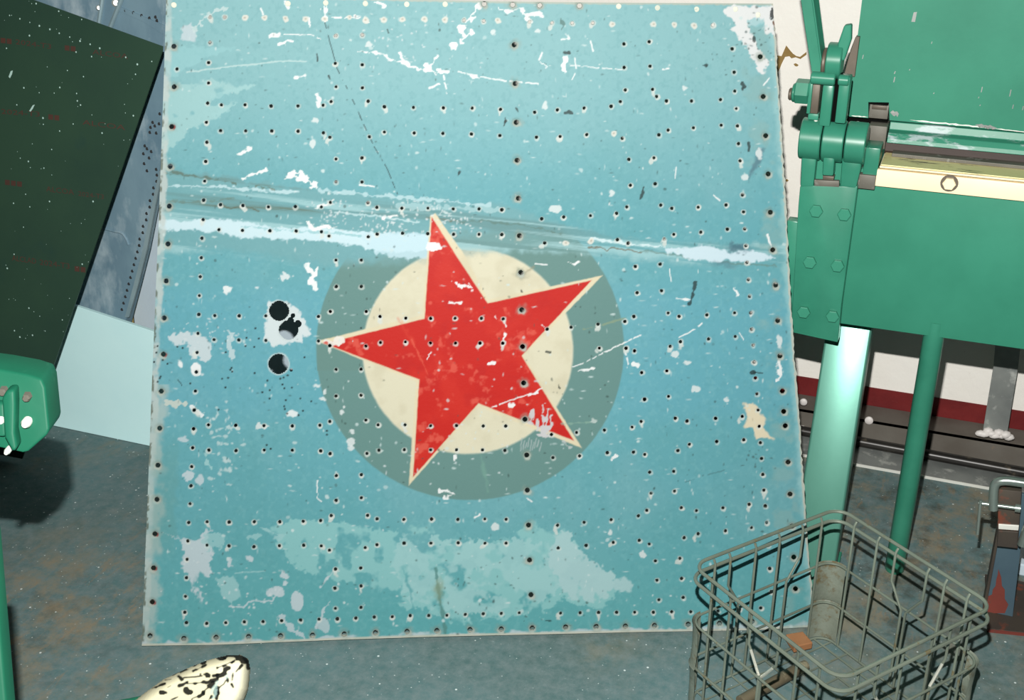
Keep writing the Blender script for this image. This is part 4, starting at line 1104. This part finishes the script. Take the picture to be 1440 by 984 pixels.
# ------------------------------------------------------------------ stacked sheets and old structure, left
def leaning(base_px, ang, direction=Vector((1, 0, 0))):
    p = on_floor(*base_px) if not isinstance(base_px, Vector) else base_px
    n_ = direction.cross(Vector((0, 0, 1)))
    perp = Vector((-direction.y, direction.x, 0))
    upv = perp * math.sin(R(ang)) + Vector((0, 0, math.cos(R(ang))))
    nn = direction.cross(upv)
    if nn.dot(FWD) > 0: nn = -nn
    return p, nn, upv
# white board, foot on the floor
wp, wn, wu = leaning((140, 612.5), 5)
wbq = [on_plane(x, y, wp, wn) for x, y in ((52, 596), (240, 632.5), (240, 474), (110, 431.5), (92, 426))]
for i in (0, 1):
    wbq[i].z = 0.001
tag(MB().prism(wbq, -wn * .012).build('white_board', 'white_board', bevel=.001), 'white board leaning low between the dark sheet and the blue panel', 'board')
# pale grey board behind it and an ochre batten
gp, gn, gu = leaning(Vector((-2.0, 2.47, 0)), 4)
gq = [on_plane(x, y, gp, gn) for x, y in ((188, 440), (203, 330), (222, 230), (455, 270), (455, 500))]
base = [Vector((gq[-1].x, 2.47, .001)), Vector((gq[0].x, 2.47, .001))]
tag(MB().prism(gq + base, -gn * .012).build('grey_board', 'grey_board'), 'pale blue-grey board upright behind the riveted aluminium structure', 'board')
hq = [on_y(x, y, 2.46) for x, y in ((176, 440), (187, 444), (187, 388), (182, 388))]
tag(MB().box(hq[0].x - .01, hq[1].x, 2.447, 2.46, 0, hq[2].z + .03).build('ochre_batten', 'ochre'), 'narrow ochre wooden batten beside the pale grey board', 'batten')
# riveted aluminium structure
ap, an, au = leaning(Vector((-2.2, 2.37, 0)), 4)
def apt(x, y, off=0.0):
    return on_plane(x, y, ap + an * off, an)
alu = thing('riveted_aluminium_frame', ap, 'oxidised blue-grey riveted aluminium structure behind the dark sheet', 'aircraft part')
oq = [(0, -60), (250, -60), (240, 60), (229, 190), (224, 242), (214, 290), (202, 352), (190, 400), (178, 446), (160, 520), (60, 500)]
MB().prism([apt(*q) for q in oq], -an * .03).build('skin', 'alu', alu)
for pts in ([(148, -30), (138, 40)], [(182, -30), (152, 46)]):
    a_, b_ = [apt(*q, .006) for q in pts]
    MB().tube([a_, b_], .006, 8).build('edge_angle', 'alu_edge', alu, smooth=True)
MB().prism([apt(*q, .004) for q in ((146, -30), (180, -30), (153, 42), (137, 36))], -an * .004).build('angle_strip', 'alu', alu)
for x, y, r in ((163, 4, .010), (139, 11, .007)):
    MB().tube([apt(x, y, .004), apt(x, y, .012)], [r, r * .6], 14).build('rivet', 'bright', alu, smooth=True)
MB().prism([apt(*q, .0025) for q in ((166, 8), (232, 36), (232, 50), (200, 30), (168, 16))], -an * .003).build('lap_strip', 'alu', alu)
hl = [(177, 15), (188, 18), (199.5, 22), (210.5, 25.5), (219, 24), (221, 29)]
hl += [(221 - 0.27 * (y - 246) + (2 if k % 2 else 0), y) for k, y in enumerate(range(246, 350, 9))]
hl += [(196 - .27 * (y - 345), y) for y in range(345, 440, 9)]
hl += [(204, 205), (207, 209), (213, 213), (220, 187), (215, 172), (212, 179), (218, 177), (202, 216), (210, 222), (203, 230), (207, 240), (220, 238), (211, 186), (225, 160), (224, 174)]
for x, y in hl:
    MB().tube([apt(x, y, .0012), apt(x, y, .0002)], .0042, 8).build('rivet_hole', 'hole', alu)
eq = [(228, 240), (218, 290), (206, 352), (194, 400), (181, 446)]
e2 = [(224, 240), (213, 290), (200.5, 352), (188, 400), (175.5, 446)]
MB().prism([apt(*q, .005) for q in eq] + [apt(*q, .005) for q in reversed(e2)], -an * .006).build('edge_flange', 'alu_edge', alu)
MB().tube(chaikin([apt(146, 321, .001), apt(160, 325, .001), apt(172, 327, .001), apt(178, 336, .001), apt(181, 344, .001)], 2, False), .0035, 8).build('bead', 'alu', alu, smooth=True)
# dark protective-film sheet in front
dp, dn, du = leaning((30, 652), 11)
def dpt(x, y, off=0.0):
    return on_plane(x, y, dp + dn * off, dn)
sheet = thing('dark_metal_sheet', dp, 'large dark grey-green metal sheet with faint red stamped lettering leaning at the left', 'metal sheet')
dq = [dpt(*q) for q in ((-120, -62), (45, -1), (228.5, 65), (228, 72), (75, 515), (31, 645), (-120, 618))]
for i in (5, 6):
    dq[i].z = max(dq[i].z, 0.002)
MB().prism(dq, -dn * .003).build('sheet', 'film', sheet)
def stamp(txt, x0, y0, x1, y1, hpx):
    a_, b_ = dpt(x0, y0, .0006), dpt(x1, y1, .0006)
    u_ = (b_ - a_)
    L_ = u_.length
    u_.normalize()
    v_ = dn.cross(u_)
    if v_.z < 0: v_ = -v_
    h = (dpt(x0, y0 - hpx, .0006) - a_).length
    cu = bpy.data.curves.new('lettering', 'FONT')
    cu.body = txt
    cu.size = 1.0
    cu.resolution_u = 2
    ob = bpy.data.objects.new('lettering_tmp', cu)
    COL.objects.link(ob)
    bpy.context.view_layer.update()
    me = bpy.data.meshes.new_from_object(ob.evaluated_get(bpy.context.evaluated_depsgraph_get()))
    bpy.data.objects.remove(ob)
    xs = [v.co.x for v in me.vertices]
    x_0, x_1 = min(xs), max(xs)
    og = org(sheet)
    for v in me.vertices:
        v.co = a_ + u_ * ((v.co.x - x_0) / (x_1 - x_0) * L_) + v_ * (v.co.y / 0.7 * h) - og
    me.materials.clear()
    me.materials.append(M['print'])
    o_ = bpy.data.objects.new('stamped_lettering', me)
    COL.objects.link(o_)
    o_.parent = sheet
def blocks(x, y, k, step=8.5):
    for i in range(k):
        xx, yc = x + i * step, y + i * step * .13
        MB().prism([dpt(xx, yc - 4, .0007), dpt(xx + 6.5, yc - 3.2, .0007), dpt(xx + 6.5, yc + 4, .0007), dpt(xx, yc + 3.2, .0007)], -dn * .0006).build('stamped_block', 'print', sheet)
blocks(1, 57, 2); blocks(91, 67.5, 2); blocks(68, 164.5, 2); blocks(7, 256.5, 3); blocks(105, 378, 2)
stamp('2024-T3', 22, 62, 72, 69, 7)
stamp('ALCOA', 130, 76, 180, 83, 7)
stamp('2024-T3', 2, 160, 56, 164, 7)
stamp('ALCOA', 116, 175, 176, 183, 7)
stamp('ALCOA', 65, 269, 104, 274, 7.5)
stamp('2024-T3', 110, 275, 146, 280, 6.5)
stamp('ALCLAD', 17, 366, 51, 371, 7.5)
stamp('2024-T3', 56, 372, 98, 378, 7.5)
SP = [(200, 20, 3.936), (325, 62, 3.936), (452, 108, 3.936), (110, 104, 3.936), (165, 124, 3.936), (218, 143, 3.936), (276, 162, 3.936), (328, 184, 3.936), (386, 205, 3.936), (443, 227, 3.936), (499, 245, 3.936),
      (552, 267, 3.936), (163, 197, 3.936), (421, 288, 3.936), (507, 313, 3.936), (696, 317, 3.936), (36, 267, 3.936), (373, 390, 3.936), (462, 424, 3.936), (132, 486, 3.936), (217, 513, 3.936), (300, 515, 3.936),
      (331, 484, 3.936), (424, 517, 3.936), (428, 558, 3.936), (446, 581, 3.936), (93, 580, 3.936), (238, 653, 3.936), (240, 688, 3.936), (330, 725, 3.936), (405, 686, 3.936), (565, 736, 3.936), (286, 827, 3.936),
      (243, 930, 3.936), (157, 893, 3.936), (750, 411, 3.936), (738, 640, 3.936), (760, 356, 3.936), (840, 340, 3.936), (112, 875, 3.936), (53, 85, 3.936)]
m = MB()
def dot(x, y, r):
    c = dpt(x, y, .0007)
    u_ = Vector((1, 0, 0)); v_ = du
    k = len(m.v)
    m.v += [c + (u_ * math.cos(a) + v_ * math.sin(a)) * r for a in [2 * math.pi * i / 7 for i in range(7)]]
    m.f.append(list(range(k, k + 7)))
for x, y, sc in SP:
    dot(x / sc, y / sc, .0023 * rr.uniform(.6, 1.1))
for x, y in ((274, 170), (75, 180), (142, 130), (165, 200), (130, 312), (78, 462), (250, 887), (455, 517), (180, 910), (40, 540), (80, 885), (515, 170), (220, 805), (345, 825), (110, 920), (160, 760)):
    dot(x / 3.936, 240 + y / 3.936, .0022 * rr.uniform(.6, 1.1))
for k in range(60):
    y = rr.uniform(0, 480); x = rr.uniform(0, min(220, 40 + y * 2.6) if y < 70 else 228 - (y - 70) * .342)
    dot(x, y, .0012 * rr.uniform(.5, 1))
c = [dpt(x, y, .0007) for x, y in ((12, 108), (15, 100), (18, 99), (17, 104), (14, 110))]
k = len(m.v); m.v += c; m.f.append(list(range(k, k + 5)))
c = [dpt(x, y, .0007) for x, y in ((41, 156), (46, 148), (49, 147), (46, 153), (43, 157))]
k = len(m.v); m.v += c; m.f.append(list(range(k, k + 5)))
tag(m.build('dust_specks', 'speck', sheet), kind='stuff')

# ------------------------------------------------------------------ green machine close to the camera, left edge
T = 1.6
gm = thing('green_bench_machine', at_depth(-140, 560, 1.7) * 1.0, 'pale green cast machine head close to the camera at the left edge', 'machine')
gm.location.z = 0
gm['_org'] = tuple(gm.location)
def gpt(x, y, off=0.0):
    return at_depth(x, y, T) + FWDH * off
head_px = [(-260, 500), (-60, 512), (0, 520), (38, 527), (58, 533), (63, 545), (66, 575), (69, 604), (66, 612), (40, 635), (32, 637), (0, 630), (-80, 622), (-260, 600)]
hm = MB().prism([gpt(*q) for q in head_px], FWDH * .05)
hm.build('machine_head', 'green_pale', gm, .006, 3, smooth=True)
rib = [(9, 552), (16, 540), (27, 540), (28, 560), (27, 600), (31, 622), (24, 627), (13, 606)]
MB().prism([gpt(*q, -.018) for q in rib], FWDH * .02).build('raised_rib', 'green_pale', gm, .006, 3, smooth=True)
MB().prism([gpt(*q, -.010) for q in ((-60, 560), (10, 562), (12, 610), (-60, 604))], FWDH * .012).build('side_cover', 'green_pale', gm, .004, 3, smooth=True)
for x, y, r, mt in ((39, 557, .0055, 'steel_gray'), (6, 549, .0055, 'steel_gray')):
    MB().tube([gpt(x, y, .002), gpt(x, y, -.006), gpt(x, y, -.009)], [r * 1.2, r, r * .7], 6).build('bolt_head', mt, gm)
for x, y, r in ((39, 592, .0065), (5, 587, .006), (13, 631, .0042)):
    MB().tube([gpt(x, y, .002), gpt(x, y, -.008), gpt(x, y, -.012)], [r, r, r * .6], 14).build('screw_head', 'bright', gm, smooth=True)
# column down to the floor, lever with the streaked pad
def colpt(x, y):
    return at_depth(x, y, 1.42)
ca, cb = colpt(-16, 700), colpt(8, 984)
cdir = (cb - ca).normalized()
cfoot = cb + cdir * ((0 - cb.z) / cdir.z)
lft = -RIGHT * .11
ctop = ca - cdir * ((.80 - ca.z) / -cdir.z) if False else ca + cdir * ((.80 - ca.z) / cdir.z)
MB().prism([cfoot, ctop, ctop + lft, cfoot + lft], FWDH * .03).build('machine_column', 'green_near', gm, .004, 2, smooth=True)
sa_, sb_ = ctop + lft * 1.0 - Vector((0, 0, .05)), gpt(-130, 575, .03)
MB().tube([sa_ + FWDH * .02, sa_.lerp(sb_, .5), sb_], .04, 4).build('support_arm', 'green_near', gm, .004)
LT = 1.22
l0, l1 = at_depth(-90, 1060, 1.44), at_depth(240, 1002, LT)
MB().tube([l0, l1], .022, 16).build('lever', 'green_pale', gm, smooth=True)

# cream pad with black streaks at the end of the lever
pad_px = [(188, 986), (206, 972), (230, 955), (262, 940), (292, 928), (318, 921.5), (338, 920.5), (349, 926), (352, 940), (350.5, 958), (349, 970), (344, 984), (334, 1000), (300, 1024), (240, 1030), (190, 1012)]
xs = np.arange(182, 360, 1.0); ys = np.arange(916, 1036, 1.0)
GX, GY = np.meshgrid(xs, ys)
PP = Paint(GX, GY, (214, 210, 178), 0.37)
sd = PP.pdist(pad_px, GX, GY, True)
PP.blend(A, sstep(300, 316, GX) * sstep(925, 945, GY), (230, 228, 200), .8)
BK = (6, 10, 10)
for pts, wd in (([(236, 950), (262, 938), (284, 928), (300, 924)], 4), ([(283, 929), (300, 924)], 6), ([(306, 925), (312, 926)], 7), ([(320, 921), (336, 922), (344, 924)], 9), ([(344, 924), (350, 930), (350, 938)], 4),
                ([(272, 943), (290, 935)], 1.8), ([(306, 939), (324, 931)], 3), ([(308, 949), (316, 944), (322, 941)], 5), ([(306, 949), (300, 950)], 2), ([(251, 951), (253, 953)], 6), ([(287, 948), (290, 949)], 6),
                ([(258, 953), (284, 950)], 1.4), ([(252, 964), (264, 960)], 2.6), ([(264, 961), (290, 959), (306, 955)], 3), ([(264, 970), (267, 971)], 6), ([(228, 973), (230, 974)], 5), ([(286, 972), (294, 966), (300, 961)], 4),
                ([(304, 974), (306, 968), (314, 962), (318, 956)], 4), ([(306, 974), (305, 982)], 3.4), ([(270, 982), (286, 976)], 3.4), ([(332, 944), (340, 935)], 2.2), ([(328, 946), (327, 956)], 2), ([(326, 962), (328, 966)], 2.2),
                ([(214, 968), (232, 961)], 2), ([(236, 966), (240, 964)], 2), ([(294, 983), (297, 980)], 3), ([(236, 986), (250, 980)], 2), ([(330, 928), (324, 932)], 2), ([(232, 956), (240, 955)], 2), ([(256, 1000), (290, 990)], 3)):
    PP.line(pts, wd * 1.5, BK, .97, .35, .9)
for pts in ([(296, 975), (304, 964), (316, 954)], [(304, 962), (320, 950), (328, 944)], [(300, 984), (304, 972)]):
    PP.line(pts, 3.4, (164, 196, 190), .6, 2, 1.4)
inside = sd < 0.6
bul = 0.030 * np.sqrt(np.clip(1 - np.clip(1 + sd / 16.0, 0, 1) ** 2, 0, 1)) + .002
D0 = 1.205
def grid_depth(depth):
    Rn, Un, Fn, Cn = (np.array(q) for q in (RIGHT, UP, FWD, CAM))
    Dv = Rn * ((GX - 720) / FPX)[..., None] - Un * ((GY - 492) / FPX)[..., None] + Fn
    return Cn + Dv * depth[..., None]
front, back = grid_depth(D0 - bul), grid_depth(D0 + bul)
gi = np.arange(GX.size).reshape(GX.shape)
fk = inside[:-1, :-1] & inside[1:, :-1] & inside[:-1, 1:] & inside[1:, 1:]
qf = np.stack([gi[1:, :-1], gi[1:, 1:], gi[:-1, 1:], gi[:-1, :-1]], -1)[fk]
qb = qf[:, ::-1] + GX.size
# rim faces: edges used once
from collections import Counter
cnt = Counter()
for q_ in qf:
    for i in range(4):
        a_, b_ = int(q_[i]), int(q_[(i + 1) % 4])
        cnt[(a_, b_)] += 1
rim = [[b_, a_, a_ + GX.size, b_ + GX.size] for (a_, b_) in cnt if (b_, a_) not in cnt]
qs = np.concatenate([qf, qb, np.array(rim)])
vv = np.concatenate([front.reshape(-1, 3), back.reshape(-1, 3)])
cc = np.concatenate([PP.C.reshape(-1, 3)] * 2)
used = np.unique(qs)
remap = np.full(len(vv), -1); remap[used] = np.arange(len(used))
n = Nodes('streaked_cloth')
at = n.new('ShaderNodeAttribute', attribute_name='paint')
M['pad'] = n.finish(at.outputs['Color'], 0.8, 0, 0.05, n.noise(200, 3), 0.0006)
fast_mesh('streaked_grip', vv[used], remap[qs], cc[used], M['pad'], gm)['label'] = 'rounded cream grip with black streaks and spots'

for o in bpy.data.objects:
    if '_org' in o:
        del o['_org']
